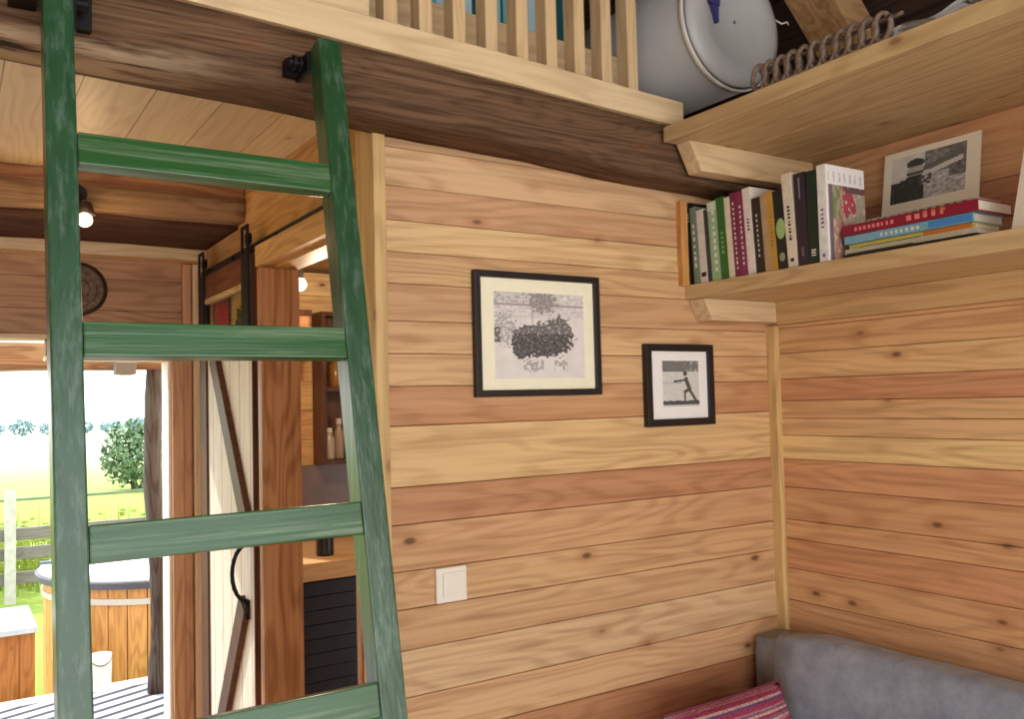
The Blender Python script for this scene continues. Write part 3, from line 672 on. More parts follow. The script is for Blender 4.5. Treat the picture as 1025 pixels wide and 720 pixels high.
# ------------------------------------------------------------------ sofa and pillow
m, nt, b = new_mat('grey woven upholstery'); tc = N(nt, 'ShaderNodeTexCoord')
n1 = N(nt, 'ShaderNodeTexNoise', Scale=16.0, Detail=5.0, Roughness=.65); nt.links.new(tc.outputs['Object'], n1.inputs['Vector'])
n2 = N(nt, 'ShaderNodeTexNoise', Scale=420.0, Detail=2.0); nt.links.new(tc.outputs['Object'], n2.inputs['Vector'])
c = ramp(nt, n1.outputs['Fac'], [(0.3, rgb(136, 142, 154)), (0.7, rgb(176, 182, 194))])
c = mix(nt, mth(nt, 'MULTIPLY', n2.outputs['Fac'], .35), c, rgb(110, 110, 116)); nt.links.new(c, b.inputs['Base Color'])
b.inputs['Roughness'].default_value = .95; b.inputs['Specular IOR Level'].default_value = .1; b.inputs['Sheen Weight'].default_value = .15
bp = N(nt, 'ShaderNodeBump', Strength=.35, Distance=.002); nt.links.new(n2.outputs['Fac'], bp.inputs['Height']); nt.links.new(bp.outputs[0], b.inputs['Normal'])
SOFA = m
def soft(name, c, s, M, mat, parent, p=0.35, nseg=(14, 14, 14), bulge=0.0, seed=0, smooth=True):
    """A cushion: a box grid rounded at its edges, gently bulged."""
    bm = B(); bmesh.ops.create_cube(bm, size=2.0)
    bmesh.ops.subdivide_edges(bm, edges=bm.edges[:], cuts=nseg[0], use_grid_fill=True)
    hx, hy, hz = s[0] / 2, s[1] / 2, s[2] / 2; r = min(hx, hy, hz) * p
    for v in bm.verts:
        q_ = Vector((v.co.x * hx, v.co.y * hy, v.co.z * hz)); k = Vector((max(-hx + r, min(hx - r, q_.x)), max(-hy + r, min(hy - r, q_.y)), max(-hz + r, min(hz - r, q_.z))))
        d = q_ - k
        if d.length > 1e-9: q_ = k + d.normalized() * min(r, d.length if d.length < r else r)
        w = [(1 - v.co.x ** 2), (1 - v.co.y ** 2), (1 - v.co.z ** 2)]
        q_.x += math.copysign(bulge * w[1] * w[2], v.co.x) * abs(v.co.x); q_.z += math.copysign(bulge * w[0] * w[1], v.co.z) * abs(v.co.z) * .15
        q_ += Vector((1, 1, 1)) * (0.0025 * mnoise.noise(q_ * 9 + Vector((seed, 0, 0))))
        v.co = q_
    bmesh.ops.transform(bm, matrix=T(*c) @ M, verts=bm.verts)
    return obj(name, bm, mat, parent, smooth=smooth)
t = thing('sofa', 'grey fabric sofa in the corner under the shelves', 'sofa', (1.6, 0.4, 0))
soft('back_panel', (1.975, 0.235, 0.44), (0.135, 3.05, 0.79), Matrix.Identity(4), SOFA, t, .3)
soft('back_cushion', (1.915, 0.845, 0.645), (0.15, 1.63, 0.44), RY(L_(8)), SOFA, t, .5, bulge=.006, seed=2)
soft('back_cushion', (1.915, -0.68, 0.645), (0.15, 1.40, 0.44), RY(L_(8)), SOFA, t, .5, bulge=.006, seed=5)
bm = B()
pts = [(1.836, 1.642, .50), (1.853, 1.650, .62), (1.874, 1.650, .76), (1.884, 1.642, .82)]
tube(bm, pts, .004, 8); obj('piping', bm, SOFA, t, smooth=True)
soft('seat_cushion', (1.47, 0.80, 0.36), (0.74, 1.50, 0.17), Matrix.Identity(4), SOFA, t, .5, bulge=.015, seed=3)
soft('seat_cushion', (1.47, -0.71, 0.36), (0.74, 1.50, 0.17), Matrix.Identity(4), SOFA, t, .5, bulge=.015, seed=6)
soft('seat_base', (1.50, 0.10, 0.175), (0.84, 3.10, 0.21), Matrix.Identity(4), SOFA, t, .2)
soft('armrest', (1.49, 1.695, 0.335), (0.86, 0.145, 0.51), Matrix.Identity(4), SOFA, t, .4)
for x in (1.15, 1.87):
    for y in (-1.35, 1.6):
        bm = B(); lathe(bm, [(0.018, 0), (0.026, .075)], T(x, y, 0), 16); obj('leg', bm, DKBROWN, t, smooth=False)

m, nt, b = new_mat('striped knitted cover'); tc = N(nt, 'ShaderNodeTexCoord'); sp = N(nt, 'ShaderNodeSeparateXYZ'); nt.links.new(tc.outputs['Object'], sp.inputs[0])
fr = mth(nt, 'FRACT', mth(nt, 'ADD', mth(nt, 'MULTIPLY', sp.outputs[2], 15.0), .16))
P1, P2, P3, P4, P5 = rgb(172, 72, 96), rgb(222, 180, 172), rgb(118, 84, 124), rgb(206, 132, 154), rgb(150, 116, 116)
st = ramp(nt, fr, [(0, P1), (.16, P3), (.24, P2), (.33, P1), (.45, P4), (.53, P2), (.60, P5), (.68, P1), (.78, P2), (.86, P5), (.94, P4)], 'CONSTANT')
wv = N(nt, 'ShaderNodeTexVoronoi', Scale=190.0); nt.links.new(tc.outputs['Object'], wv.inputs['Vector'])
c = mix(nt, ramp(nt, wv.outputs['Distance'], [(.3, (0, 0, 0)), (.7, (.5, .5, .5))]), st, rgb(84, 34, 56))
nt.links.new(c, b.inputs['Base Color']); b.inputs['Roughness'].default_value = .95; b.inputs['Specular IOR Level'].default_value = .1
bp = N(nt, 'ShaderNodeBump', Strength=.6, Distance=.003); nt.links.new(wv.outputs['Distance'], bp.inputs['Height']); nt.links.new(bp.outputs[0], b.inputs['Normal'])
t = thing('throw_pillow', 'pink and maroon striped knitted pillow on the grey sofa', 'pillow', (1.58, 1.5, 0.45))
bm = B(); n = 22; grid = {}
for s in (1, -1):
    for i in range(n + 1):
        for j in range(n + 1):
            u, v = 2 * i / n - 1, 2 * j / n - 1
            if s < 0 and (i in (0, n) or j in (0, n)): grid[s, i, j] = grid[1, i, j]; continue
            th = .065 * (max(0, (1 - u * u)) * max(0, (1 - v * v))) ** .42
            pin = 1 - .05 * (1 - abs(u * v))* (u * u + v * v) * .5
            grid[s, i, j] = bm.verts.new((u * .205 * pin, s * th, v * .165 * pin))
    for i in range(n):
        for j in range(n):
            f = [grid[s, i, j], grid[s, i + 1, j], grid[s, i + 1, j + 1], grid[s, i, j + 1]]
            bm.faces.new(f if s > 0 else f[::-1])
PM = T(1.605, 1.53, 0.606) @ RZ(L_(2)) @ RX(L_(-16))
t.location = (1.605, 1.53, 0.606); t.rotation_euler = PM.to_euler()
bm.transform(PM)
obj('cover', bm, m, t, smooth=True)
bm = B(); pts = []
for k in range(80):
    a = k / 80 * 4; s_ = int(a); f_ = a - s_
    u, v = [(-1 + 2 * f_, -1), (1, -1 + 2 * f_), (1 - 2 * f_, 1), (-1, 1 - 2 * f_)][s_]
    pin = 1 - .05 * (1 - abs(u * v)) * (u * u + v * v) * .5
    pts.append((u * .206 * pin, 0, v * .166 * pin))
tube(bm, pts, .0035, 6, closed=True); bm.transform(PM); obj('piping', bm, plain('maroon piping', rgb(120, 50, 70), .9), t, smooth=True)

# ------------------------------------------------------------------ on the upper shelf
WICK = plain('grey brown wicker', rgb(128, 108, 92), .8, 0, .3, 90)
t = thing('wicker_edging', 'grey brown looped wicker edging lying along the upper shelf', 'wicker', (1.56, 1.2, 2.178))
zb = 2.180
n = 11
for k in range(n):
    y0 = 1.352 - k * 0.0312
    bm = B(); pts = []
    for i in range(30):
        a = i / 29 * 2 * PI * 1.35
        pts.append((1.555 + .010 * math.cos(a * .5) , y0 - 0.0165 * math.sin(a) - .010 * i / 29, zb + .006 + .031 * (1 - math.cos(a)) * .97))
    tube(bm, pts, .0058, 6); obj('loop', bm, WICK, t, smooth=True)
bm = B()
for dz, dx in ((.004, .018), (.060, .018), (.032, .022)):
    tube(bm, [(1.555 + dx + .003 * math.sin(i * .9 + dz * 90), 1.362 - i * .0143, zb + dz) for i in range(26)], .0045, 6)
obj('rail', bm, WICK, t, smooth=True)
t = thing('paper_sheet', 'folded white sheet lying on the upper shelf beside the wicker edging', 'paper', (1.60, 0.96, 2.1785))
bm = B(); nn_ = 10
def sheet(z0, sh):
    g = [[bm.verts.new((1.545 + .16 * j / 6, 1.02 - .16 * i / nn_ + sh * j, z0 + .006 * math.sin(i * .8 + j * .5) + .022 * (i / nn_) * .3 + .008)) for j in range(7)] for i in range(nn_ + 1)]
    return [bm.faces.new((g[i][j], g[i + 1][j], g[i + 1][j + 1], g[i][j + 1])) for i in range(nn_) for j in range(6)]
fs = sheet(2.1795, .001); bmesh.ops.solidify(bm, geom=fs, thickness=.004); fs = sheet(2.190, -.0015); bmesh.ops.solidify(bm, geom=fs, thickness=.004)
obj('sheet', bm, plain('white paper', rgb(242, 238, 234), .8), t, smooth=True)

# ------------------------------------------------------------------ sliding barn door and its rail
t = thing('sliding_door', 'whitewashed sliding barn door with dark braces and a glazed top', 'door', (0.79, 3.0, 0.02))
dx0, dx1 = 0.785, 0.812
bm = B(); box(bm, dx0 + .004, dx1, 2.70, 3.315, 0.03, 1.715); o = obj('panel', bm, WHITEWASH, t, bev=.002); o['label'] = 'pale whitewashed boards'
bm = B(); box(bm, dx0, dx1, 2.70, 3.315, 1.89, 1.974); obj('top_rail', bm, DKBROWN_Y, t, bev=.003)
bm = B(); box(bm, dx0 - .002, dx1 - .004, 2.72, 3.30, 1.872, 1.889); o = obj('glazing_bead', bm, PINE_Y, t, bev=.001)
bm = B(); box(bm, dx0 + .012, dx0 + .016, 2.745, 3.27, 1.72, 1.872); obj('glass', bm, GLASS, t)
bm = B(); box(bm, dx0, dx1, 2.70, 2.745, 1.716, 1.889); box(bm, dx0 + .005, dx1 + .002, 2.6945, 2.6995, .03, 1.974); obj('stile', bm, DKBROWN, t, bev=.002)
bm = B(); box(bm, dx0, dx1, 3.27, 3.315, 1.716, 1.889); box(bm, dx0 - .004, dx0 + .0035, 3.225, 3.315, 0.03, 1.69); obj('stile', bm, DKBROWN, t, bev=.002)
def bar_on_face(y0, z0, y1, z1, w):
    bm = B(); d = Vector((y1 - y0, z1 - z0)).normalized(); p = Vector((-d.y, d.x)) * w / 2
    prism(bm, [(y0 + p.x, z0 + p.y), (y1 + p.x, z1 + p.y), (y1 - p.x, z1 - p.y), (y0 - p.x, z0 - p.y)], 'X', dx0 - .016, dx0 + .0035); return bm
obj('brace', bar_on_face(3.105, 1.68, 2.735, 1.15, .072), DKBROWN, t, bev=.002)
obj('brace', bar_on_face(2.765, 0.90, 3.20, 0.20, .072), DKBROWN, t, bev=.002)
bm = B(); pts = [(dx0 + .002, 2.745, 1.085)]
for i in range(13):
    a = PI * i / 12; pts.append((dx0 - .046 * math.sin(a) - .002, 2.745, .995 + .086 * math.cos(a)))
pts += [(dx0 + .002, 2.745, .905)]
tube(bm, pts, .0065, 8); tube(bm, [(dx0 - .004, 2.745, .912), (dx0 - .004, 2.742, .855)], .008, 8); o = obj('handle', bm, IRON, t, smooth=True); o['label'] = 'black iron ring handle'
for yc in (2.725, 3.275):
    bm = B(); x = dx0 - .008
    box(bm, x, dx0 - .001, yc - .035, yc + .035, 1.70, 1.975)                       # strap down the door
    for a, c2 in ((yc - .035, yc - .024), (yc + .024, yc + .035)): box(bm, x, dx0 - .001, a, c2, 1.975, 2.05)
    box(bm, x, dx0 - .001, yc - .035, yc + .035, 2.05, 2.062)
    o = obj('hanger', bm, IRON, t, bev=.001)
    bm = B(); lathe(bm, [(0.021, 0), (.017, .004), (.017, .008), (0.021, .012)], T(dx0 + .0, yc, 2.0225) @ RY(PI / 2), 24); obj('roller', bm, IRON, o, smooth=False)
t = thing('door_track', 'black iron rail above the doorway that carries the sliding door', 'rail', (0.80, 2.6, 1.98))
bm = B(); box(bm, .792, .799, 1.95, 3.33, 2.0035 - .026, 2.0005); tr = obj('bar', bm, IRON, t, bev=.001)
for y in (2.0, 2.45, 2.9, 3.2):
    bm = B(); tube(bm, [(.787, y, 1.989), (.829, y, 1.989)], .006, 8); o = obj('bolt', bm, IRON, t)
# cloths behind the glazed top
def hanging(name, label, cat, y0, y1, z0, z1, mat, x, folds):
    bm = B(); n = 28; rows_ = []
    for i in range(n + 1):
        y = y0 + (y1 - y0) * i / n
        w = x + .006 * math.sin(i * folds / n * 2 * PI)
        rows_.append([bm.verts.new((w + d_, y, z)) for d_ in (0, .003) for z in (z0, z1)])
    for a, c_ in zip(rows_, rows_[1:]):
        bm.faces.new((a[0], c_[0], c_[1], a[1])); bm.faces.new((a[2], a[3], c_[3], c_[2])); bm.faces.new((a[1], c_[1], c_[3], a[3])); bm.faces.new((a[0], a[2], c_[2], c_[0]))
    return tag(obj(name, bm, mat, smooth=True), label, cat)
hanging('hanging_cloth', 'red cloth hanging behind the barn door glazing', 'cloth', 3.06, 3.23, 1.30, 1.878, plain('red cloth', rgb(206, 24, 48), .8), .820, 1)
m, nt, b = new_mat('yellow and black patterned cloth'); tc = N(nt, 'ShaderNodeTexCoord'); vo = N(nt, 'ShaderNodeTexVoronoi', Scale=34.0); nt.links.new(tc.outputs['Object'], vo.inputs['Vector'])
sep = N(nt, 'ShaderNodeSeparateColor'); nt.links.new(vo.outputs['Color'], sep.inputs[0])
nt.links.new(ramp(nt, sep.outputs[0], [(0, rgb(196, 176, 62)), (.45, rgb(64, 62, 30)), (.65, rgb(176, 160, 96)), (.8, rgb(40, 36, 24))], 'CONSTANT'), b.inputs['Base Color']); b.inputs['Roughness'].default_value = .9
hanging('hanging_cloth', 'yellow and black patterned cloth hanging behind the barn door glazing', 'cloth', 2.75, 2.99, 1.30, 1.835, m, .820, 2)

# ------------------------------------------------------------------ left room details
t = thing('spot_lamp', 'small dark spot lamp glowing on the brown beam', 'lamp', (0.335, 2.895, 2.13))
bm = B(); lathe(bm, [(.03, 0), (.03, .012)], T(.325, 2.868, 2.142) @ RX(PI / 2), 20); tube(bm, [(.325, 2.875, 2.142), (.335, 2.85, 2.135), (.342, 2.835, 2.118)], .006, 8); obj('mount', bm, IRON, t)
bm = B(); lathe(bm, [(.010, .045), (.018, .042), (.030, .005), (.0285, .005), (.016, .038)], T(.345, 2.835, 2.072), 24, cap=False); obj('lamp_shade', bm, plain('dark lamp shade', rgb(50, 34, 26), .5), t, smooth=True)
BULB = plain('glowing bulb', rgb(255, 214, 150), .4, emit=((1, .72, .38, 1), 14))
bm = B(); bmesh.ops.create_uvsphere(bm, u_segments=16, v_segments=10, radius=.021, matrix=T(.345, 2.835, 2.062)); obj('bulb', bm, BULB, t, smooth=True)
t = thing('wall_plaque', 'round dark patterned disc on the brown wall above the garden doorway', 'wall disc', (0.405, 3.49, 1.845))
PM_ = T(.402, 3.499, 1.94) @ RX(PI / 2)
bm = B(); lathe(bm, [(.097, 0), (.097, .012), (.088, .018), (.084, .012)], PM_, 40, cap=False); obj('rim', bm, plain('dark bronze', rgb(62, 48, 34), .5, .4, .3, 30), t, smooth=False)
m = plain('mottled bronze', rgb(96, 74, 54), .55, .2, .5, 60, .3)
bm = B(); lathe(bm, [(.001, .008), (.035, .012), (.040, .009), (.060, .009), (.064, .012), (.085, .012)], PM_, 40, cap=False)
for k in range(12):
    a = 2 * PI * k / 12; v = box(bm, .066, .082, -.004, .004, .011, .016, PM_ @ RZ(a))
obj('face', bm, m, t)

# kitchen
t = thing('base_cabinet', 'black louvred kitchen cabinet under the wooden worktop', 'cabinet', (1.4, 3.4, 0))
BLK = plain('black lacquer', rgb(34, 34, 40), .35, 0, .1, 10)
bm = B(); box(bm, .915, 2.2, 3.14, 3.69, .08, .868); box(bm, .93, 2.19, 3.18, 3.68, 0, .08); obj('body', bm, BLK, t, bev=.002)
for k in range(3):
    x0 = .92 + k * .425
    bm = B()
    for q_ in range(15):
        z0 = .10 + q_ * .051; prism(bm, [(3.139, z0), (3.112, z0), (3.120, z0 + .046), (3.139, z0 + .046)], 'X', x0 + .004, x0 + .419)
    obj('louvre_front', bm, BLK, t)
bm = B(); box(bm, .907, 2.25, 3.095, 3.695, .87, .935); tag(obj('worktop', bm, wood('worktop', rgb(214, 170, 116), 'X', grain=.2, knots=0, sap=.3), bev=.004), 'thick pale wooden worktop in the kitchen beyond the doorway', 'worktop')
bm = B(); box(bm, .907, 2.2, 3.680, 3.698, .937, 1.245); tag(obj('backsplash', bm, plain('dark splashback', rgb(104, 84, 70), .3, 0, .15, 8), bev=.002), 'dark splashback panel behind the kitchen worktop', 'splashback')
t = thing('wall_cupboard', 'dark open kitchen shelf unit with jars', 'shelf', (1.6, 3.5, 1.25))
bm = B()
box(bm, 1.345, 1.363, 3.58, 3.699, 1.25, 1.90); box(bm, 1.98, 2.0, 3.58, 3.699, 1.25, 1.90); box(bm, 1.363, 1.98, 3.685, 3.699, 1.25, 1.90)
obj('side_panel', bm, DKBROWN, t)
for z in (1.25, 1.56, 1.882):
    bm = B(); box(bm, 1.3635, 1.9795, 3.58, 3.684, z, z + .018); obj('shelf', bm, DKBROWN, t)
def jar(label, x, y, z, r, h, c, lc, name='jar', cat='jar', g='jars on the dark kitchen shelf'):
    t = thing(name, label, cat, (x, y, z), g)
    bm = B(); lathe(bm, [(r * .9, 0), (r, .006), (r, h * .66), (r * .55, h * .78), (r * .5, h * .86)], T(x, y, z), 20); obj('body', bm, plain('jar body', rgb(*c), .25), t, smooth=True)
    bm = B(); lathe(bm, [(r * .56, h * .862), (r * .56, h), (r * .4, h)], T(x, y, z), 20); obj('lid', bm, plain('jar lid', rgb(*lc), .4), t)
    return t
jar('pale jar nearest the left side of the dark kitchen shelf', 1.392, 3.63, 1.2685, .024, .135, (176, 156, 132), (214, 206, 196))
jar('tall grey bottle in the middle of the dark kitchen shelf', 1.440, 3.64, 1.2685, .022, .175, (150, 130, 112), (190, 184, 176), 'bottle', 'bottle')
jar('brown jar at the right on the dark kitchen shelf', 1.494, 3.63, 1.2685, .026, .15, (156, 112, 86), (90, 70, 58))
jar('amber jar on the higher shelf of the dark kitchen unit', 1.43, 3.64, 1.5785, .03, .14, (132, 92, 44), (168, 128, 70))
t = thing('canister', 'tall black canister standing on the kitchen worktop', 'canister', (1.215, 3.23, .935), None)
bm = B(); lathe(bm, [(.030, 0), (.033, .006), (.033, .118), (.030, .122)], T(1.215, 3.23, .9355), 24); obj('body', bm, BLK, t, smooth=False)
bm = B(); lathe(bm, [(.0335, .1225), (.0335, .14), (.012, .146), (.010, .158)], T(1.215, 3.23, .9355), 24); obj('lid', bm, BLK, t)
t = thing('wall_cabinet', 'small reddish wall cabinet with a dark top in the kitchen', 'cabinet', (1.15, 3.6, 1.72))
bm = B(); box(bm, 1.08, 1.235, 3.42, 3.699, 1.70, 1.862); obj('body', bm, wood('cabinet front', rgb(178, 116, 74), 'X', grain=.25, knots=0), t, bev=.002)
bm = B(); box(bm, 1.06, 1.24, 3.40, 3.699, 1.8625, 1.885); obj('top', bm, DKBROWN, t, bev=.002)
t = thing('pendant_lamp', 'small glowing lamp bulb hanging in the kitchen', 'lamp', (1.05, 3.0, 1.93))
bm = B(); tube(bm, [(1.05, 3.0, 1.965), (1.05, 3.0, 2.0795)], .003, 6); lathe(bm, [(.012, 0), (.014, .03)], T(1.05, 3.0, 1.948), 14); obj('cord', bm, IRON, t)
bm = B(); bmesh.ops.create_uvsphere(bm, u_segments=18, v_segments=12, radius=.024, matrix=T(1.05, 3.0, 1.928)); obj('bulb', bm, BULB, t, smooth=True)

# ------------------------------------------------------------------ outside
# terrain dropping away from the deck
bm = B(); n = 40; g = []
for i in range(n + 1):
    y = 5.5 + (i / n) ** 2.2 * 330; z = -.30 - .03 * max(0, y - 6) * (1 if y < 40 else 1)
    z = -.30 - min(.35, .12 * (y - 5.5)) - max(0, (y - 60)) * .016
    g.append([bm.verts.new((x * (1 + y / 12), y, z + .05 * mnoise.noise(Vector((x, y * .2, 3))))) for x in [-8 + 22 * j / 24 for j in range(25)]])
for a, c_ in zip(g, g[1:]):
    for j in range(24): bm.faces.new((a[j], a[j + 1], c_[j + 1], c_[j]))
m, nt, b = new_mat('meadow'); tc = N(nt, 'ShaderNodeTexCoord')
n1 = N(nt, 'ShaderNodeTexNoise', Scale=.5, Detail=6.0); nt.links.new(tc.outputs['Object'], n1.inputs['Vector'])
n2 = N(nt, 'ShaderNodeTexNoise', Scale=18.0, Detail=4.0); nt.links.new(tc.outputs['Object'], n2.inputs['Vector'])
sp = N(nt, 'ShaderNodeSeparateXYZ'); nt.links.new(tc.outputs['Object'], sp.inputs[0])
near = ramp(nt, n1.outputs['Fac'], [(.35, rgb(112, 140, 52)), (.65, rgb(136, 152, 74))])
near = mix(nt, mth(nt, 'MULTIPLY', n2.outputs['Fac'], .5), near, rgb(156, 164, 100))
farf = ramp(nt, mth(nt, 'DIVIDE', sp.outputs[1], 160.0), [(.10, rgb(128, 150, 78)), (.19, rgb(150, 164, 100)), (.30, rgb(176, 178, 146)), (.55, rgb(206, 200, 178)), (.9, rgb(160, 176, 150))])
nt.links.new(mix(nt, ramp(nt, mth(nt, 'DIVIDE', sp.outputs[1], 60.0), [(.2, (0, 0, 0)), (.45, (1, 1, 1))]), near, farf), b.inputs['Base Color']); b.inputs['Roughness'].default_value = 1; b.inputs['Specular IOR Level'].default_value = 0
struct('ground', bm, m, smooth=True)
bm = B(); box(bm, -4, 5, 3.63, 5.47, -.10, -.04)
m, nt, b = new_mat('weathered deck boards'); tc = N(nt, 'ShaderNodeTexCoord'); mp = N(nt, 'ShaderNodeMapping'); nt.links.new(tc.outputs['Object'], mp.inputs[0]); mp.inputs['Rotation'].default_value = (0, 0, -L_(22))
sp = N(nt, 'ShaderNodeSeparateXYZ'); nt.links.new(mp.outputs[0], sp.inputs[0])
fr = mth(nt, 'FRACT', mth(nt, 'MULTIPLY', mth(nt, 'ADD', sp.outputs[1], 20), 9.5))
nn1 = N(nt, 'ShaderNodeTexNoise', Scale=6.0, Detail=5.0); nt.links.new(mp.outputs[0], nn1.inputs['Vector'])
c = mix(nt, ramp(nt, fr, [(0, (1, 1, 1)), (.36, (1, 1, 1)), (.38, (0, 0, 0)), (1, (0, 0, 0))], 'LINEAR'), ramp(nt, nn1.outputs['Fac'], [(.3, rgb(150, 150, 158)), (.7, rgb(186, 186, 196))]), rgb(34, 34, 44))
nt.links.new(c, b.inputs['Base Color']); b.inputs['Roughness'].default_value = .8
struct('deck', bm, m)
bm = B(); box(bm, -4, 5, 5.40, 5.52, -.30, -.036); struct('deck_edge', bm, plain('pale deck edge', rgb(206, 202, 196), .8, 0, .1, 8), bev=.004)
# hot tub
t = thing('hot_tub', 'round wooden hot tub with a white cover beyond the deck', 'tub', (1.42, 6.95, -.42))
cx_, cy_, rt = 1.42, 6.95, .84
STAVE = wood('tub staves', rgb(216, 160, 96), 'Z', grain=.35, knots=.6, sap=.4, sapcol=rgb(228, 182, 118))
bm = B(); ns = 42
for k in range(ns):
    a0, a1 = 2 * PI * k / ns + .004, 2 * PI * (k + 1) / ns - .004
    ri = rt - .05
    prism(bm, [(cx_ + rt * math.cos(a0), cy_ + rt * math.sin(a0)), (cx_ + rt * math.cos(a1), cy_ + rt * math.sin(a1)), (cx_ + ri * math.cos(a1), cy_ + ri * math.sin(a1)), (cx_ + ri * math.cos(a0), cy_ + ri * math.sin(a0))], 'Z', -.43, .36)
obj('staves', bm, STAVE, t)
bm = B(); lathe(bm, [(rt + .001, .245), (rt + .012, .247), (rt + .012, .285), (rt + .001, .287)], T(cx_, cy_, 0), 64, cap=False); obj('hoop', bm, plain('pale steel hoop', rgb(206, 200, 190), .4, .3), t, smooth=False)
bm = B(); lathe(bm, [(rt + .002, .352), (rt + .05, .354), (rt + .05, .392), (rt - .02, .394)], T(cx_, cy_, 0), 64); o = obj('rim', bm, plain('dark grey rim', rgb(74, 74, 82), .5), t); o['label'] = 'dark grey rim'
bm = B(); lathe(bm, [(rt + .03, .3945), (rt + .02, .42), (rt * .5, .455), (.02, .462)], T(cx_, cy_, 0), 64); o = obj('cover', bm, plain('white cover', rgb(214, 218, 226), .5), t, smooth=True); o['label'] = 'white cover'
bm = B(); box(bm, cx_ - rt - .02, cx_ + rt, cy_ - .02, cy_ + .02, .452, .474); o = obj('strap', bm, plain('grey strap', rgb(96, 100, 110), .6), t, bev=.004)
t = thing('step_bench', 'wooden box step with a pale top left of the hot tub', 'bench', (.1, 6.2, -.4))
bm = B(); box(bm, -.9, .455, 5.95, 6.45, -.42, .22); obj('body', bm, wood('box boards', rgb(190, 122, 66), 'Z', grain=.35, knots=.5, sap=.3, sapcol=rgb(212, 150, 92), groove=('X', .11, .05)), t)
bm = B(); box(bm, -.93, .465, 5.91, 6.60, .221, .255); o = obj('top', bm, plain('pale weathered top', rgb(196, 200, 206), .7, 0, .1, 14), t, bev=.004)
t = thing('bucket', 'tall white bucket standing in front of the hot tub', 'bucket', (.835, 5.9, -.34))
bm = B(); lathe(bm, [(.055, 0), (.065, .38), (.060, .38), (.052, .01)], T(.80, 5.92, -.345), 24, cap=False); lathe(bm, [(.054, .002), (.05, .012)], T(.80, 5.92, -.345), 24); obj('pail', bm, WHITEP, t, smooth=True)
bm = B(); tube(bm, [(.80 + .063 * math.cos(a), 5.92 - .066 * math.sin(a), 0.03 - .05 * math.sin(a)) for a in [PI * k / 10 for k in range(11)]], .003, 6); obj('handle', bm, IRON, t)
# fence
t = thing('fence', 'grey weathered post and rail fence behind the hot tub', 'fence', (.7, 11.5, -.62))
GREYW = wood('grey weathered wood', rgb(122, 118, 114), 'X', grain=.35, knots=.2, sap=.2, sapcol=rgb(180, 176, 170))
for x in (-1.6, .635, 2.16, 4.0):
    bm = B(); box(bm, x - .055, x + .055, 11.5, 11.62, -.68, .62); obj('post', bm, plain('pale post', rgb(178, 174, 166), .8, 0, .15, 12), t, bev=.01)
for z in (-.10, .12, -.38):
    bm = B(); box(bm, -2.0, 4.6, 11.625, 11.665, z - .07, z + .07); obj('rail', bm, GREYW, t, bev=.006)
# leafy plants
def leaf_mat(name, a, c):
    m, nt, b = new_mat(name); oi = N(nt, 'ShaderNodeTexCoord'); n = N(nt, 'ShaderNodeTexNoise', Scale=5.0, Detail=3.0); nt.links.new(oi.outputs['Object'], n.inputs['Vector'])
    nt.links.new(ramp(nt, n.outputs['Fac'], [(.35, rgb(*a)), (.65, rgb(*c))]), b.inputs['Base Color']); b.inputs['Roughness'].default_value = .7; return m
def leaves(bm, c, r, n, s, seed, flat=1.0):
    rnd = random.Random(seed)
    for _ in range(n):
        d = Vector((rnd.gauss(0, 1), rnd.gauss(0, 1), rnd.gauss(0, 1))).normalized()
        rr = (.55 + .45 * rnd.random() ** .5) * (1 + .18 * mnoise.noise(d * 2.2 + Vector((seed, 0, 0))))
        p = Vector(c) + Vector((d.x * r[0], d.y * r[1], d.z * r[2])) * rr
        u = Vector((rnd.gauss(0, 1), rnd.gauss(0, 1), rnd.gauss(0, 1))).normalized(); v = u.cross(d)
        if v.length < .1: continue
        v.normalize(); k = s * (.6 + .8 * rnd.random())
        bm.faces.new([bm.verts.new(p + u * k), bm.verts.new(p + v * k * .5), bm.verts.new(p - u * k), bm.verts.new(p - v * k * .5)])
t = thing('shrub', 'round dark green bush standing in the meadow beyond the fence', 'bush', (4.35, 26.0, -.65))
bm = B(); leaves(bm, (4.35, 26.0, .30), (.85, .8, .92), 1500, .09, 2); obj('foliage', bm, leaf_mat('bush leaves', (66, 92, 62), (108, 132, 92)), t)
bm = B(); tube(bm, [(4.35, 26, -.72), (4.33, 26, -.3), (4.36, 26, .2)], [.06, .05, .03], 8); obj('trunk', bm, DKBROWN, t)
bm = B(); rnd = random.Random(4)
for k in range(900):
    x, y = rnd.uniform(-1.5, 5.2), rnd.uniform(11.9, 14.0); h = rnd.uniform(.25, .95); a = rnd.uniform(0, PI); w = .02
    zb_ = -.66; dx, dy = math.cos(a) * w, math.sin(a) * w; lx, ly = rnd.uniform(-.1, .1), rnd.uniform(-.1, .1)
    p = [bm.verts.new((x - dx, y - dy, zb_)), bm.verts.new((x + dx, y + dy, zb_)), bm.verts.new((x + dx * .7 + lx * .5, y + ly * .5, zb_ + h * .6)), bm.verts.new((x + lx, y + ly, zb_ + h))]
    bm.faces.new(p)
    for q_ in range(3):
        zc_ = zb_ + h * (.4 + .2 * q_); s_ = .06; b2 = rnd.uniform(0, 2 * PI)
        bm.faces.new([bm.verts.new((x + lx * .6, y, zc_)), bm.verts.new((x + s_ * math.cos(b2), y + s_ * math.sin(b2), zc_ + .03)), bm.verts.new((x + 2 * s_ * math.cos(b2), y + 2 * s_ * math.sin(b2), zc_)), bm.verts.new((x + s_ * math.cos(b2), y + s_ * math.sin(b2), zc_ - .02))])
stuff(obj('tall_grass', bm, leaf_mat('tall yellow green weeds', (118, 142, 40), (168, 174, 84))), 'tall yellow green weeds growing along the fence', 'weeds')
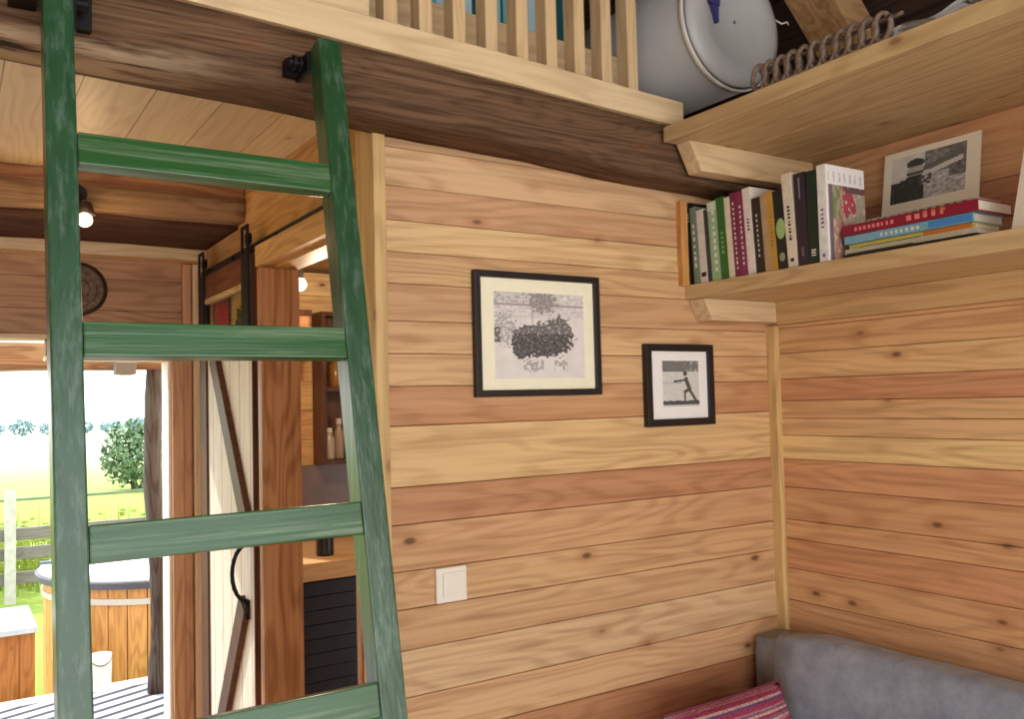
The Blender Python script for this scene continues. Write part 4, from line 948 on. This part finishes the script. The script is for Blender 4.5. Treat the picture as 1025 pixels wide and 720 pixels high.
bm = B(); box(bm, -6, 9, 25.0, 25.5, -.72, -.60); struct('field_track', bm, plain('dark field edge', rgb(110, 124, 84), .9, 0, .2, 2))
HAZED_TREE = leaf_mat('far trees', (128, 154, 158), (150, 174, 172))  # distance haze and overexposure are mixed into the leaf colour
rnd = random.Random(12)
for k in range(16):
    x = 2 + k * 4.75 + rnd.uniform(-.05, .05); y = 176 + rnd.uniform(-3, 3); h = rnd.uniform(2.2, 3.2) * (1.0 if k % 5 else .7); zg = -.65 - 116 * .016
    t = thing('tree', 'far tree, haze painted into its blue green, in the row at the edge of the fields', 'tree', (x, y, zg), 'far trees along the horizon')
    bm = B(); leaves(bm, (x, y, zg + h * .55), (rnd.uniform(2.1, 2.27), 1.2, h * .5), 260, .4, 30 + k); obj('crown', bm, HAZED_TREE, t)
    bm = B(); tube(bm, [(x, y, zg - .2), (x, y, zg + h * .5)], .12, 6); obj('trunk', bm, DKBROWN, t)
# porch
bm = B(); pts = []; rr = []
for k in range(26):
    z = -.04 + 1.90 * k / 25; pts.append((.995 + .012 * math.sin(z * 4) - .01 * z, 5.2 + .01 * math.cos(z * 5), z)); rr.append(.048 + .006 * mnoise.noise(Vector((z * 6, 2, 2))) + (.01 if k < 3 else 0))
tube(bm, pts, rr, 12)
for v in bm.verts: v.co += Vector((1, 1, 0)) * (.006 * mnoise.noise(v.co * 22))
struct('porch_post', bm, wood('bark', rgb(84, 72, 62), 'Z', grain=.7, knots=.2, sap=.3, sapcol=rgb(130, 118, 104), bump=.8), smooth=True, label='rough dark log post on the deck')
struct('porch_beam', rough_beam(-2.5, 3.0, 5.12, 5.26, 1.722, 1.86, 40, 21, .008, .01), wood('porch beam', rgb(158, 116, 82), 'X', grain=.5, knots=.4, sap=.3), smooth=True)
t = thing('porch_lantern', 'small grey box lamp hanging under the porch beam', 'lamp', (.80, 5.0, 1.69))
bm = B(); box(bm, .755, .855, 5.0, 5.10, 1.69, 1.755); obj('housing', bm, plain('grey lamp housing', rgb(120, 108, 94), .6), t, bev=.006)
bm = B(); box(bm, .775, .835, 5.095, 5.125, 1.725, 1.745); obj('mount', bm, IRON, t)
bm = B(); box(bm, .775, .835, 5.02, 5.08, 1.684, 1.6895); obj('diffuser', bm, WHITEP, t)

# ------------------------------------------------------------------ light
w = bpy.data.worlds.new('sky'); SC.world = w; w.use_nodes = True
nt = w.node_tree; bg = nt.nodes['Background']
tc = N(nt, 'ShaderNodeTexCoord'); sp = N(nt, 'ShaderNodeSeparateXYZ'); nt.links.new(tc.outputs['Generated'], sp.inputs[0])
nt.links.new(ramp(nt, sp.outputs[2], [(0.0, (1.0, 0.99, 0.97)), (.25, (.93, .97, 1.0)), (1.0, (.80, .90, 1.0))]), bg.inputs['Color'])
bg.inputs['Strength'].default_value = 3.8
def sun(name, rot, e, c, ang=2):
    l = bpy.data.lights.new(name, 'SUN'); l.energy = e; l.color = c; l.angle = L_(ang); o = bpy.data.objects.new(name, l); COL.objects.link(o); o.rotation_euler = rot; return o
sun('sun', (L_(-48), L_(0), L_(25)), 5.0, (1, .95, .86))
def point(name, loc, e, c, r=.03):
    l = bpy.data.lights.new(name, 'POINT'); l.energy = e; l.color = c; l.shadow_soft_size = r; o = bpy.data.objects.new(name, l); COL.objects.link(o); o.location = loc; return o
point('spot_lamp_light', (.345, 2.80, 2.03), 0.7, (1, .70, .38))
point('kitchen_lamp_light', (1.10, 2.90, 1.86), 13.0, (1, .80, .56))
def area(name, loc, rot, sx, sy, e, c):
    l = bpy.data.lights.new(name, 'AREA'); l.shape = 'RECTANGLE'; l.size = sx; l.size_y = sy; l.energy = e; l.color = c; o = bpy.data.objects.new(name, l); COL.objects.link(o); o.location = loc; o.rotation_euler = rot; return o
vs = SC.view_settings
SC.display_settings.display_device = 'sRGB'
vs.view_transform = 'Standard'; vs.look = 'None'; vs.gamma = 1.0; vs.use_curve_mapping = False; vs.exposure = 0.0
SC.cycles.use_denoising = True
SC.cycles.max_bounces = 8; SC.cycles.diffuse_bounces = 5
